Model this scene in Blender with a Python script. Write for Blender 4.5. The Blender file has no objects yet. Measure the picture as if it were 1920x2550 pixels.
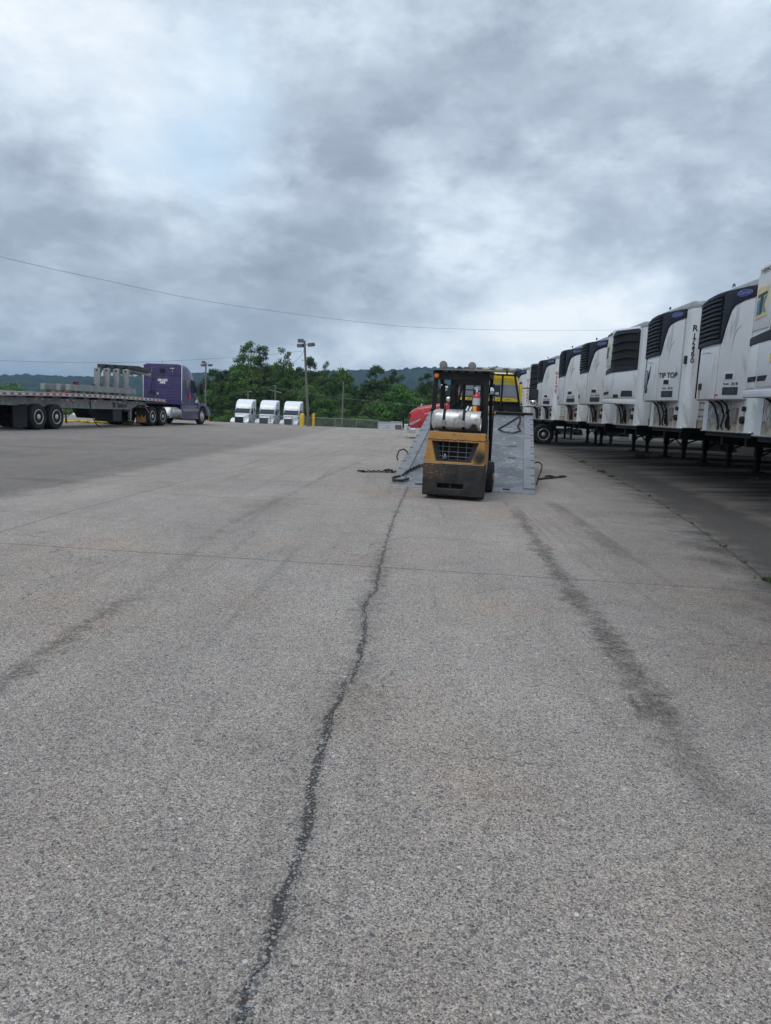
import bpy, math, random
import numpy as np
from mathutils import Matrix, Vector
random.seed(7); np.random.seed(7)
R = math.radians; PI = math.pi
S = bpy.context.scene
C = bpy.data.collections.new('yard'); S.collection.children.link(C)

# ------------------------------------------------------------------ camera
EYE = 1.38
yaw, pitch, roll = R(2.05), R(8.0), R(2.5)
F = Vector((-math.sin(yaw)*math.cos(pitch), math.cos(yaw)*math.cos(pitch), -math.sin(pitch)))
R0 = Vector((math.cos(yaw), math.sin(yaw), 0)); U0 = R0.cross(F)
RX = R0*math.cos(roll)+U0*math.sin(roll); UX = U0*math.cos(roll)-R0*math.sin(roll)
cd = bpy.data.cameras.new('camera'); cam = bpy.data.objects.new('camera', cd); C.objects.link(cam)
cam.matrix_world = Matrix(((RX.x, UX.x, -F.x, 0), (RX.y, UX.y, -F.y, 0), (RX.z, UX.z, -F.z, EYE), (0, 0, 0, 1)))
cd.sensor_fit = 'VERTICAL'; cd.sensor_height = 24; cd.sensor_width = 24; cd.lens = 24*1800/2550
cd.clip_start = 0.05; cd.clip_end = 12000
S.camera = cam

# ------------------------------------------------------------------ world, sun, exposure
SUN_EL, SUN_AZ = R(58), R(215)
w = bpy.data.worlds.new('World'); S.world = w; w.use_nodes = True
wt = w.node_tree; wt.nodes.clear()

def nd(nt, t, **k):
    n = nt.nodes.new(t)
    for a, b in k.items():
        if a.startswith('i_'):
            key = a[2:]
            key = int(key) if key.isdigit() else key.replace('_', ' ')
            inp = n.inputs[key]
            if isinstance(b, bpy.types.NodeSocket): nt.links.new(b, inp)
            else: inp.default_value = b
        else: setattr(n, a, b)
    return n
def mth(nt, op, a, b=None, c=None, clamp=False):
    n = nt.nodes.new('ShaderNodeMath'); n.operation = op; n.use_clamp = clamp
    for i, v in enumerate((a, b, c)):
        if v is None: continue
        if isinstance(v, bpy.types.NodeSocket): nt.links.new(v, n.inputs[i])
        else: n.inputs[i].default_value = v
    return n.outputs[0]
def vmth(nt, op, a, b=None, s=None):
    n = nt.nodes.new('ShaderNodeVectorMath'); n.operation = op
    for i, v in enumerate((a, b)):
        if v is None: continue
        if isinstance(v, bpy.types.NodeSocket): nt.links.new(v, n.inputs[i])
        else: n.inputs[i].default_value = v
    if s is not None: n.inputs['Scale'].default_value = s
    return n.outputs['Value'] if op in ('LENGTH', 'DISTANCE', 'DOT_PRODUCT') else n.outputs['Vector']
def noise(nt, vec, scale, detail=4, rough=.55, dist=0, out='Fac'):
    n = nd(nt, 'ShaderNodeTexNoise'); n.inputs['Scale'].default_value = scale
    n.inputs['Detail'].default_value = detail; n.inputs['Roughness'].default_value = rough
    n.inputs['Distortion'].default_value = dist
    if vec is not None: nt.links.new(vec, n.inputs['Vector'])
    return n.outputs[out]
def sstep(nt, v, a, b, o0=0., o1=1.):
    n = nd(nt, 'ShaderNodeMapRange', interpolation_type='SMOOTHSTEP')
    if isinstance(v, bpy.types.NodeSocket): nt.links.new(v, n.inputs['Value'])
    for k, x in (('From Min', a), ('From Max', b), ('To Min', o0), ('To Max', o1)):
        if isinstance(x, bpy.types.NodeSocket): nt.links.new(x, n.inputs[k])
        else: n.inputs[k].default_value = x
    return n.outputs['Result']
def mixc(nt, fac, a, b, mode='MIX'):
    n = nd(nt, 'ShaderNodeMix', data_type='RGBA', blend_type=mode)
    for i, v in ((0, fac), (6, a), (7, b)):
        if isinstance(v, bpy.types.NodeSocket): nt.links.new(v, n.inputs[i])
        elif i: n.inputs[i].default_value = (*v[:3], 1)
        else: n.inputs[i].default_value = v
    return n.outputs[2]
def ramp(nt, v, stops, interp='LINEAR'):
    n = nd(nt, 'ShaderNodeValToRGB'); nt.links.new(v, n.inputs[0]); cr = n.color_ramp; cr.interpolation = interp
    while len(cr.elements) < len(stops): cr.elements.new(.5)
    for e, (p, c) in zip(cr.elements, stops):
        e.position = p; e.color = (*c, 1) if len(c) == 3 else c
    return n.outputs[0]

def pixdir(px, py):
    return (F*1800+RX*(px-960)-UX*(py-1275)).normalized()
tc = nd(wt, 'ShaderNodeTexCoord'); D = vmth(wt, 'NORMALIZE', tc.outputs['Generated'])
sep = nd(wt, 'ShaderNodeSeparateXYZ'); wt.links.new(D, sep.inputs[0])
zz = mth(wt, 'ADD', mth(wt, 'ABSOLUTE', sep.outputs[2]), .34)
cxy = nd(wt, 'ShaderNodeCombineXYZ')
wt.links.new(mth(wt, 'DIVIDE', sep.outputs[0], zz), cxy.inputs[0]); wt.links.new(mth(wt, 'DIVIDE', sep.outputs[1], zz), cxy.inputs[1])
P = cxy.outputs[0]
n1 = noise(wt, vmth(wt, 'ADD', P, (3.1, 7.7, 0.)), 1.25, 9, .55, .5)
Dz = vmth(wt, 'MULTIPLY', D, (1., 1., 1.9))
n2 = noise(wt, vmth(wt, 'ADD', Dz, (9.4, 1.3, 2.)), 5.2, 10, .60, .25)
wa = noise(wt, D, 4.0, 4, .55, 0, 'Color')
Dw = vmth(wt, 'ADD', D, vmth(wt, 'SCALE', vmth(wt, 'SUBTRACT', wa, (.5, .5, .5)), None, .34))
blobs = [  # the large light and dark masses of the cloud deck: (pixel seen at, radius, amount)
 ((150, 100), .46, .37), ((560, 330), .30, .24), ((1060, 150), .16, .10),
 ((930, 560), .24, -.32), ((720, 600), .16, -.14), ((800, 720), .16, -.16), ((560, 20), .16, -.22), ((1350, 300), .20, -.12),
 ((1560, 330), .13, .20), ((1280, 430), .12, .16), ((1830, 560), .3, -.10), ((1180, 620), .12, .16),
 ((1850, 130), .25, .12), ((1000, 30), .2, -.10), ((1700, 60), .2, -.06),
 ((280, 560), .13, -.14), ((110, 500), .16, -.10), ((450, 690), .2, -.14), ((150, 800), .28, -.30), ((650, 820), .16, -.20),
 ((1350, 800), .20, .42), ((1150, 770), .12, .26), ((1530, 760), .12, .26), ((1100, 690), .09, -.16), ((960, 860), .18, .22), ((1450, 700), .10, .10), ((1500, 600), .1, -.08)]
n3 = noise(wt, vmth(wt, 'ADD', Dz, (4.4, 2.3, 5.)), 15., 9, .66, .3)
n4 = noise(wt, vmth(wt, 'ADD', Dz, (1.7, 6.2, 3.)), 3.6, 12, .57, .15)
n5 = noise(wt, vmth(wt, 'ADD', Dz, (8.2, 2.9, 7.)), 7.5, 12, .58, .1)
v = mth(wt, 'MULTIPLY_ADD', n1, .70, .155)
v = mth(wt, 'ADD', v, sstep(wt, n4, .45, .61, -.06, .10))
v = mth(wt, 'ADD', v, sstep(wt, n5, .48, .62, -.035, .07))
v = mth(wt, 'MULTIPLY_ADD', n2, .60, mth(wt, 'SUBTRACT', v, .30))
v = mth(wt, 'MULTIPLY_ADD', n3, .34, mth(wt, 'SUBTRACT', v, .17))
for (pp, rad, am) in blobs:
    c = pixdir(*pp)
    dd = vmth(wt, 'DISTANCE', Dw, tuple(c))
    v = mth(wt, 'ADD', v, sstep(wt, dd, 0., rad*1.25, am*.76, 0.))
cl = ramp(wt, v, [(0.05, (.245, .29, .36)), (.30, (.34, .405, .49)), (.50, (.485, .57, .67)), (.72, (.69, .785, .88)), (1., (.90, .955, 1.0))])
sky = nd(wt, 'ShaderNodeTexSky', sky_type='NISHITA', sun_disc=False, sun_elevation=SUN_EL, sun_rotation=SUN_AZ)
cl = mixc(wt, mth(wt, 'MULTIPLY', sstep(wt, vmth(wt, 'DISTANCE', vmth(wt, 'MULTIPLY', Dw, (1., 1., 1.6)), tuple(pixdir(530, 305)*Vector((1, 1, 1.6)))), .0, .17, 1., 0.), .75), cl, (.50, .68, .86))
col = mixc(wt, .08, vmth(wt, 'SCALE', cl, None, 10.4), sky.outputs[0])
# the overcast deck is brighter towards the zenith and the bank by the horizon thicker
up = sstep(wt, sep.outputs[2], .42, 1., 1., 1.5)
col = vmth(wt, 'MULTIPLY', col, nd(wt, 'ShaderNodeCombineXYZ', i_0=up, i_1=up, i_2=up).outputs[0])
bg = nd(wt, 'ShaderNodeBackground', i_Strength=.1); wt.links.new(col, bg.inputs[0])
wo = nd(wt, 'ShaderNodeOutputWorld'); wt.links.new(bg.outputs[0], wo.inputs[0])
sl = bpy.data.lights.new('sun', 'SUN'); sl.energy = 1.1; sl.angle = R(35); sl.color = (1, .96, .9)
so = bpy.data.objects.new('sun', sl); C.objects.link(so)
# Nishita rotation runs clockwise from +Y
sd = Vector((math.sin(SUN_AZ)*math.cos(SUN_EL), math.cos(SUN_AZ)*math.cos(SUN_EL), math.sin(SUN_EL)))
so.rotation_euler = (-sd).to_track_quat('-Z', 'Y').to_euler()
S.view_settings.view_transform = 'Standard'; S.view_settings.look = 'None'; S.view_settings.gamma = 1
S.view_settings.exposure = 0.13; S.view_settings.use_curve_mapping = False
S.cycles.volume_bounces = 0; S.cycles.max_bounces = 6; S.cycles.diffuse_bounces = 3; S.cycles.transparent_max_bounces = 8

# ------------------------------------------------------------------ mesh helpers
class MB:
    def __init__(s): s.v = []; s.f = []; s.m = []; s.k = 0
    def add(s, vs, fs):
        b = len(s.v); s.v += [tuple(p) for p in vs]
        s.f += [tuple(i+b for i in f) for f in fs]; s.m += [s.k]*len(fs); return s
    def box(s, x0, x1, y0, y1, z0, z1):
        return s.add([(x0, y0, z0), (x1, y0, z0), (x1, y1, z0), (x0, y1, z0), (x0, y0, z1), (x1, y0, z1), (x1, y1, z1), (x0, y1, z1)],
            [(0, 3, 2, 1), (4, 5, 6, 7), (0, 1, 5, 4), (1, 2, 6, 5), (2, 3, 7, 6), (3, 0, 4, 7)])
    def cb(s, c, d): return s.box(c[0]-d[0]/2, c[0]+d[0]/2, c[1]-d[1]/2, c[1]+d[1]/2, c[2]-d[2]/2, c[2]+d[2]/2)
    def prism(s, pts, ax, a, b):
        n = len(pts)
        mk = {'x': lambda p, t: (t, p[0], p[1]), 'y': lambda p, t: (p[0], t, p[1]), 'z': lambda p, t: (p[0], p[1], t)}[ax]
        vs = [mk(p, a) for p in pts]+[mk(p, b) for p in pts]
        fs = [tuple(range(n)), tuple(range(2*n-1, n-1, -1))]+[(i, i+n, (i+1) % n+n, (i+1) % n) for i in range(n)]
        return s.add(vs, fs)
    def cyl(s, p0, p1, r0, r1=None, n=14):
        r1 = r0 if r1 is None else r1
        p0, p1 = Vector(p0), Vector(p1); d = (p1-p0).normalized()
        a = d.orthogonal().normalized(); b = d.cross(a)
        vs = []
        for p, r in ((p0, r0), (p1, r1)):
            vs += [p+(a*math.cos(t)+b*math.sin(t))*r for t in [2*PI*i/n for i in range(n)]]
        return s.add(vs, [tuple(range(n-1, -1, -1)), tuple(range(n, 2*n))]+[(i, (i+1) % n, (i+1) % n+n, i+n) for i in range(n)])
    def tube(s, pts, r, n=7, closed=False):
        pts = [Vector(p) for p in pts]; rs = r if isinstance(r, (list, tuple)) else [r]*len(pts)
        vs = []; m = len(pts); up = Vector((.123, .31, .94))
        for i, p in enumerate(pts):
            q0 = pts[i-1] if (i or closed) else p; q1 = pts[(i+1) % m] if (i < m-1 or closed) else p
            d = (q1-q0).normalized(); a = d.cross(up).normalized(); b = d.cross(a)
            vs += [p+(a*math.cos(t)+b*math.sin(t))*rs[i] for t in [2*PI*j/n for j in range(n)]]
        fs = []
        for i in range(m if closed else m-1):
            for j in range(n):
                k = (i+1) % m
                fs.append((i*n+j, i*n+(j+1) % n, k*n+(j+1) % n, k*n+j))
        if not closed: fs += [tuple(range(n-1, -1, -1)), tuple(range((m-1)*n, m*n))]
        return s.add(vs, fs)
    def lathe(s, prof, c, ax='x', n=28):
        vs = []
        for (r, a) in prof:
            for i in range(n):
                t = 2*PI*i/n; u, w_ = r*math.cos(t), r*math.sin(t)
                vs.append({'x': (c[0]+a, c[1]+u, c[2]+w_), 'y': (c[0]+u, c[1]+a, c[2]+w_), 'z': (c[0]+u, c[1]+w_, c[2]+a)}[ax])
        m = len(prof)
        fs = [(i*n+j, i*n+(j+1) % n, (i+1)*n+(j+1) % n, (i+1)*n+j) for i in range(m-1) for j in range(n)]
        if prof[0][0] > 1e-4: fs.append(tuple(range(n-1, -1, -1)))
        if prof[-1][0] > 1e-4: fs.append(tuple(range((m-1)*n, m*n)))
        return s.add(vs, fs)
    def loft(s, rings):
        n = len(rings[0]); m = len(rings); vs = [p for r in rings for p in r]
        fs = [(i*n+j, i*n+(j+1) % n, (i+1)*n+(j+1) % n, (i+1)*n+j) for i in range(m-1) for j in range(n)]
        fs += [tuple(range(n-1, -1, -1)), tuple(range((m-1)*n, m*n))]
        return s.add(vs, fs)
    def ball(s, c, r, n=14, sq=(1, 1, 1)):
        prof = [(math.sin(PI*i/8)*r, -math.cos(PI*i/8)*r) for i in range(9)]
        b = len(s.v); s.lathe([(max(p[0], 1e-5), p[1]) for p in prof], (0, 0, 0), 'z', n)
        for i in range(b, len(s.v)):
            x, y, z = s.v[i]; s.v[i] = (c[0]+x*sq[0], c[1]+y*sq[1], c[2]+z*sq[2])
        return s
    def xf(s, M, start=0):
        for i in range(start, len(s.v)): s.v[i] = tuple(M @ Vector(s.v[i]))
        return s

def rr(y, hw, z0, z1, rt=.1, rb=.02, hwt=None, n=5):
    """rounded-rectangle ring across x at depth y; hwt is the half width at the top"""
    hwt = hw if hwt is None else hwt; pts = []
    for (cx, cz, r, a0) in ((hwt-rt, z1-rt, rt, 0), (-hwt+rt, z1-rt, rt, 90), (-hw+rb, z0+rb, rb, 180), (hw-rb, z0+rb, rb, 270)):
        for i in range(n):
            a = R(a0+90*i/(n-1)); pts.append((cx+r*math.cos(a), y, cz+r*math.sin(a)))
    return pts

def obj(name, mb, mat, parent=None, bevel=0, seg=2, ang=38, loc=None, rot=None):
    me = bpy.data.meshes.new(name); me.from_pydata(mb.v, [], mb.f)
    mats = mat if isinstance(mat, (list, tuple)) else [mat]
    for m in mats: me.materials.append(m)
    if len(mats) > 1: me.polygons.foreach_set('material_index', mb.m)
    me.polygons.foreach_set('use_smooth', [True]*len(me.polygons)); me.update()
    import bmesh
    bm = bmesh.new(); bm.from_mesh(me); bmesh.ops.recalc_face_normals(bm, faces=bm.faces)
    if bevel:
        es = [e for e in bm.edges if len(e.link_faces) == 2 and e.calc_face_angle(0) > R(30)]
        if es: bmesh.ops.bevel(bm, geom=es, offset=bevel, segments=seg, profile=.6, affect='EDGES', clamp_overlap=True)
    bm.to_mesh(me); bm.free()
    me.set_sharp_from_angle(angle=R(ang))
    o = bpy.data.objects.new(name, me); C.objects.link(o); o.parent = parent
    if loc: o.location = loc
    if rot: o.rotation_euler = rot
    return o
def share(name, me, parent, loc=(0, 0, 0), rot=(0, 0, 0), scl=(1, 1, 1)):
    o = bpy.data.objects.new(name, me); C.objects.link(o); o.parent = parent
    o.location = loc; o.rotation_euler = rot; o.scale = scl; return o
def tag(o, label, cat, group=None):
    o['label'] = label; o['category'] = cat
    if group: o['group'] = group
    return o
def thing(name, label, cat, loc=(0, 0, 0), rz=0, group=None):
    o = bpy.data.objects.new(name, None); C.objects.link(o); o.empty_display_size = .3
    o.location = loc; o.rotation_euler = (0, 0, rz); return tag(o, label, cat, group)
def struct(o): o['kind'] = 'structure'; return o
def copy_tree(o, parent=None):
    c = o.copy(); C.objects.link(c); c.parent = parent
    for ch in list(o.children): copy_tree(ch, c)
    return c
FACE = {'-x': ((0, 0, -1), (-1, 0, 0), (0, 1, 0)), '-y': ((1, 0, 0), (0, 0, -1), (0, 1, 0)), '+x': ((0, 0, 1), (1, 0, 0), (0, 1, 0)), '+y': ((-1, 0, 0), (0, 0, 1), (0, 1, 0))}
def text(name, body, size, face, loc, mat, parent, shear=0, bold=.0, sx=1, ext=.002, spin=0, line=1.):
    cu = bpy.data.curves.new(name, 'FONT'); cu.body = body; cu.size = size; cu.align_x = 'CENTER'; cu.align_y = 'CENTER'
    cu.shear = shear; cu.offset = bold; cu.extrude = ext; cu.space_line = line; cu.resolution_u = 4
    t = bpy.data.objects.new(name, cu); C.objects.link(t)
    dg = bpy.context.evaluated_depsgraph_get(); me = bpy.data.meshes.new_from_object(t.evaluated_get(dg))
    bpy.data.objects.remove(t); me.materials.clear(); me.materials.append(mat)
    o = bpy.data.objects.new(name, me); C.objects.link(o); o.parent = parent
    a = FACE[face]; M = Matrix((a[0], a[1], a[2])).to_4x4()
    M = Matrix.Translation(loc) @ M @ Matrix.Rotation(spin, 4, 'Z') @ Matrix.Diagonal((sx, 1, 1, 1))
    o.matrix_local = M; return o

# ------------------------------------------------------------------ materials
MC = {}
def mat(name, col, rough=.5, metal=0., vary=.12, sc=2.5, dirt=None, damt=.3, dsc=1.5, bump=0., bsc=40, streak=0, spec=.5, coat=0, rvar=.1):
    if name in MC: return MC[name]
    m = bpy.data.materials.new(name); m.use_nodes = True; nt = m.node_tree; b = nt.nodes['Principled BSDF']
    tcn = nd(nt, 'ShaderNodeTexCoord'); oc = tcn.outputs['Object']
    base = mixc(nt, sstep(nt, noise(nt, oc, sc, 5, .6), .3, .7), [c*(1-vary) for c in col], [min(1, c*(1+vary)) for c in col])
    if name in ('white_paint', 'worn_white', 'post_white', 'charcoal_plastic'):
        rv = mth(nt, 'MULTIPLY_ADD', nd(nt, 'ShaderNodeObjectInfo').outputs['Random'], .16, .92); base = vmth(nt, 'MULTIPLY', base, nd(nt, 'ShaderNodeCombineXYZ', i_0=rv, i_1=rv, i_2=mth(nt, 'MULTIPLY_ADD', rv, .5, .5)).outputs[0])
    if dirt is not None:
        if streak:
            mp = nd(nt, 'ShaderNodeMapping'); nt.links.new(oc, mp.inputs[0]); mp.inputs['Scale'].default_value = (1, 1, 1./streak); dv = mp.outputs[0]
        else: dv = oc
        f1 = sstep(nt, noise(nt, dv, dsc*2, 7, .65, .4), .62-damt*.45, .78-damt*.2)
        f2 = noise(nt, oc, dsc*14, 4, .7)
        fac = mth(nt, 'MULTIPLY', f1, mth(nt, 'MULTIPLY_ADD', f2, 1.1, .1), clamp=True)
        base = mixc(nt, fac, base, dirt)
        rg = mth(nt, 'MULTIPLY_ADD', fac, .35, rough, clamp=True)
    else: rg = mth(nt, 'MULTIPLY_ADD', noise(nt, oc, sc*4, 4), rvar*2, rough-rvar, clamp=True)
    nt.links.new(base, b.inputs['Base Color']); nt.links.new(rg, b.inputs['Roughness'])
    b.inputs['Metallic'].default_value = metal; b.inputs['Specular IOR Level'].default_value = spec; b.inputs['Coat Weight'].default_value = coat
    if bump:
        bn = nd(nt, 'ShaderNodeBump', i_Strength=bump, i_Distance=.01); nt.links.new(noise(nt, oc, bsc, 5, .6), bn.inputs['Height']); nt.links.new(bn.outputs[0], b.inputs['Normal'])
    MC[name] = m; return m
GRIME = (.06, .052, .045)
white = mat('white_paint', (.53, .545, .57), .38, 0, .05, 1.5, GRIME, .14, 1.2, streak=4)
postw = mat('post_white', (.62, .65, .66), .4, 0, .05, 1.5, GRIME, .16, 1.2, streak=4)
white_w = mat('worn_white', (.50, .50, .50), .45, 0, .07, 1.2, (.16, .14, .11), .34, 1.5, streak=5)
cream = mat('tan_rail', (.42, .38, .31), .6, 0, .2, 3, GRIME, .5, 2.)
clean_w = mat('clean_white', (.80, .82, .84), .25, 0, .02, 1, coat=.5)
alu = mat('aluminium', (.42, .43, .44), .42, .7, .12, 4, GRIME, .25, 2)
steelgrey = mat('grey_steel', (.25, .26, .265), .5, .3, .15, 3, (.12, .11, .09), .35, 2.5)
chrome = mat('chrome', (.75, .76, .78), .14, 1., .05, 4)
rimm = mat('rim_aluminium', (.62, .59, .54), .42, .35, .12, 8, (.2, .17, .13), .25, 3)
black = mat('black_plastic', (.014, .017, .022), .5, 0, .2, 6, bump=.15, bsc=60)
grillem = mat('charcoal_plastic', (.012, .017, .028), .58, 0, .15, 6, spec=.35)
blk = mat('black_steel', (.011, .012, .014), .6, .1, .3, 6, (.045, .038, .03), .25, 3, spec=.3)
void = mat('dark_recess', (.008, .009, .011), .8, 0, .2)
rubber = mat('tyre_rubber', (.014, .014, .016), .85, 0, .25, 6, (.06, .055, .05), .2, 3, bump=.4, bsc=30)
glassd = mat('dark_glass', (.018, .028, .036), .12, 0, .1, 2, spec=.4)
glassg = mat('grey_glass', (.30, .33, .38), .2, 0, .06, 2)
yellow = mat('yellow_paint', (.84, .62, .012), .3, 0, .05, 2, coat=.4)
bollard_y = mat('bollard_yellow', (.70, .42, .02), .5, 0, .1, 3, GRIME, .15, 3)
red = mat('red_paint', (.42, .010, .022), .28, 0, .06, 2, coat=.5)
purple = mat('purple_paint', (.046, .030, .125), .38, 0, .1, 1.4, (.06, .055, .10), .3, 1.5, coat=.2)
purple2 = mat('purple_side', (.058, .044, .125), .3, 0, .1, 1.4, (.10, .085, .17), .3, 1.5, coat=.3)
ink = mat('black_lettering', (.02, .022, .03), .5)
inkred = mat('red_lettering', (.45, .05, .06), .5)
inkw = mat('white_lettering', (.75, .74, .76), .5)
badgew = mat('badge_pale', (.24, .28, .40), .5)
blue = mat('badge_blue', (.02, .04, .22), .35)
orange = mat('amber_lens', (.75, .16, .015), .25, coat=.6)
lampglass = mat('lamp_lens', (.20, .21, .20), .2, 0, .3, 60, bump=.6, bsc=90)
lampm = mat('lamp_housing', (.11, .11, .12), .6)
redm = mat('extinguisher_red', (.50, .02, .03), .3, 0, .08, coat=.4)
tankm = mat('tank_aluminium', (.58, .58, .57), .4, .55, .14, 5, (.10, .085, .07), .38, 3.2, bump=.1, bsc=25)
rust = mat('rusty_steel', (.045, .038, .035), .75, .3, .4, 12, (.11, .06, .035), .3, 6)
wood = mat('weathered_pole', (.17, .155, .14), .85, 0, .2, 2, (.07, .06, .055), .4, 1., bump=.5, bsc=20)
plank = mat('plank_wood', (.32, .16, .08), .7, 0, .25, 8)
galv = mat('galvanised', (.28, .29, .30), .5, .5, .1, 5)
wirem = mat('cable_black', (.09, .10, .11), .6)
strapm = mat('yellow_webbing', (.62, .46, .04), .7, 0, .2, 8)

def orange_cw():
    m = bpy.data.materials.new('worn_orange_paint'); m.use_nodes = True; nt = m.node_tree; b = nt.nodes['Principled BSDF']
    oc = nd(nt, 'ShaderNodeTexCoord').outputs['Object']; sp = nd(nt, 'ShaderNodeSeparateXYZ'); nt.links.new(oc, sp.inputs[0])
    base = mixc(nt, noise(nt, oc, 5, 6, .65), (.36, .17, .035), (.50, .26, .07))
    mp = nd(nt, 'ShaderNodeMapping'); nt.links.new(oc, mp.inputs[0]); mp.inputs['Scale'].default_value = (1.2, 1, 7)
    chips = sstep(nt, noise(nt, mp.outputs[0], 9, 8, .72, .3), .575, .63)
    base = mixc(nt, chips, base, (.05, .035, .025))
    # chipped edge above the grille, soot patch on the right corner
    edge = mth(nt, 'ABSOLUTE', mth(nt, 'SUBTRACT', mth(nt, 'ADD', sp.outputs[2], mth(nt, 'MULTIPLY', mth(nt, 'SUBTRACT', noise(nt, oc, 14, 5), .5), .05)), .957))
    base = mixc(nt, sstep(nt, edge, .012, .004), base, (.04, .03, .025))
    dd = vmth(nt, 'DISTANCE', vmth(nt, 'ADD', oc, vmth(nt, 'SCALE', vmth(nt, 'SUBTRACT', noise(nt, oc, 9, 4, .6, 0, 'Color'), (.5, .5, .5)), None, .12)), (.405, .0, .70))
    base = mixc(nt, sstep(nt, dd, .17, .05), base, (.022, .018, .016))
    base = mixc(nt, mth(nt, 'MULTIPLY', sstep(nt, noise(nt, oc, 3.3, 5, .6), .5, .7), .4), base, (.16, .10, .05))
    nt.links.new(base, b.inputs['Base Color']); b.inputs['Roughness'].default_value = .5
    bn = nd(nt, 'ShaderNodeBump', i_Strength=.35, i_Distance=.004); nt.links.new(noise(nt, oc, 30, 5), bn.inputs['Height']); nt.links.new(bn.outputs[0], b.inputs['Normal'])
    return m
def sooty():
    m = bpy.data.materials.new('sooty_black_casting'); m.use_nodes = True; nt = m.node_tree; b = nt.nodes['Principled BSDF']
    oc = nd(nt, 'ShaderNodeTexCoord').outputs['Object']; sp = nd(nt, 'ShaderNodeSeparateXYZ'); nt.links.new(oc, sp.inputs[0])
    base = mixc(nt, sstep(nt, noise(nt, oc, 5, 7, .7), .35, .7), (.007, .007, .008), (.040, .032, .028))
    mp = nd(nt, 'ShaderNodeMapping'); nt.links.new(oc, mp.inputs[0]); mp.inputs['Scale'].default_value = (1, 1, 2.2)
    area = mth(nt, 'MULTIPLY', sstep(nt, sp.outputs[0], .05, -.3), sstep(nt, sp.outputs[2], .28, .40))
    ch = mth(nt, 'MULTIPLY', sstep(nt, noise(nt, mp.outputs[0], 22, 8, .7, .4), .56, .62), area)
    base = mixc(nt, mth(nt, 'MULTIPLY', area, .5), base, (.075, .05, .035))
    base = mixc(nt, ch, base, (.30, .15, .07))
    base = mixc(nt, sstep(nt, noise(nt, oc, 30, 6, .7), .70, .74), base, (.25, .22, .18))
    nt.links.new(base, b.inputs['Base Color']); b.inputs['Roughness'].default_value = .6; b.inputs['Metallic'].default_value = .1
    bn = nd(nt, 'ShaderNodeBump', i_Strength=.6, i_Distance=.006); nt.links.new(noise(nt, oc, 22, 6, .7), bn.inputs['Height']); nt.links.new(bn.outputs[0], b.inputs['Normal'])
    return m
orangem = orange_cw(); sootm = sooty()

def bed_mat():
    m = bpy.data.materials.new('scuffed_bed_steel'); m.use_nodes = True; nt = m.node_tree; b = nt.nodes['Principled BSDF']
    oc = nd(nt, 'ShaderNodeTexCoord').outputs['Object']
    base = mixc(nt, sstep(nt, noise(nt, oc, 1.3, 6, .6), .3, .7), (.085, .09, .097), (.18, .187, .195))
    a = sstep(nt, noise(nt, oc, 3.2, 9, .76, 1.6), .50, .62)
    base = mixc(nt, mth(nt, 'MULTIPLY', a, .6), base, (.36, .385, .42))
    mp = nd(nt, 'ShaderNodeMapping'); nt.links.new(oc, mp.inputs[0]); mp.inputs['Scale'].default_value = (14, .8, 1); mp.inputs['Rotation'].default_value = (0, 0, .12)
    s_ = sstep(nt, noise(nt, mp.outputs[0], 3, 6, .7), .62, .70)
    base = mixc(nt, mth(nt, 'MULTIPLY', s_, .5), base, (.42, .44, .47))
    base = mixc(nt, sstep(nt, noise(nt, oc, 9, 6, .7), .66, .72), base, (.27, .20, .13))
    nt.links.new(base, b.inputs['Base Color']); b.inputs['Metallic'].default_value = .35
    nt.links.new(mth(nt, 'MULTIPLY_ADD', a, -.12, .52), b.inputs['Roughness'])
    return m
bedm = bed_mat()
railm = mat('bed_side_paint', (.20, .205, .215), .45, .3, .12, 2, (.11, .11, .12), .35, 2)

# ------------------------------------------------------------------ ground
def smooth(a, b, t):
    t = np.clip((t-a)/(b-a), 0, 1); return t*t*(3-2*t)
def gz(x, y):
    return .15*smooth(5, 9.5, x)*(1-smooth(50, 56, y))-1.75*smooth(52, 90, y)
def sheet(name, xs, ys, zf, m):
    X, Y = np.meshgrid(xs, ys); Z = zf(X, Y)
    V = np.stack([X, Y, Z], -1).reshape(-1, 3); nx = len(xs); ny = len(ys)
    i = np.arange(nx-1)[None, :]+np.arange(ny-1)[:, None]*nx
    Fq = np.stack([i, i+1, i+1+nx, i+nx], -1).reshape(-1, 4)
    me = bpy.data.meshes.new(name); me.from_pydata(V.tolist(), [], Fq.tolist()); me.materials.append(m)
    me.polygons.foreach_set('use_smooth', [True]*len(me.polygons)); me.update()
    o = bpy.data.objects.new(name, me); C.objects.link(o); return struct(o)

def curve(nt, tsock, pts, lo, hi):
    """piecewise-linear x(y): pts [(y, x)], y over 0..40, x over lo..hi"""
    n = nd(nt, 'ShaderNodeFloatCurve'); cv = n.mapping.curves[0]
    pts = sorted(pts); P2 = [(y/40., (x-lo)/(hi-lo)) for y, x in pts]
    P2 = [(0., P2[0][1])]+P2+[(1., P2[-1][1])]
    while len(cv.points) < len(P2): cv.points.new(.5, .5)
    for q, (a, b) in zip(cv.points, P2): q.location = (a, b); q.handle_type = 'VECTOR'
    n.mapping.update(); nt.links.new(mth(nt, 'DIVIDE', tsock, 40.), n.inputs['Value'])
    return mth(nt, 'MULTIPLY_ADD', n.outputs[0], hi-lo, lo)
CRL = [(1.2, -.345), (1.55, -.326), (1.83, -.305), (2.2, -.291), (2.45, -.314), (3.04, -.321), (3.36, -.30), (3.69, -.25), (4.3, -.247), (5.1, -.305), (5.4, -.24), (6.4, -.254), (7.9, -.244), (9.7, -.208), (12.3, -.114), (13.2, -.08)]
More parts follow.
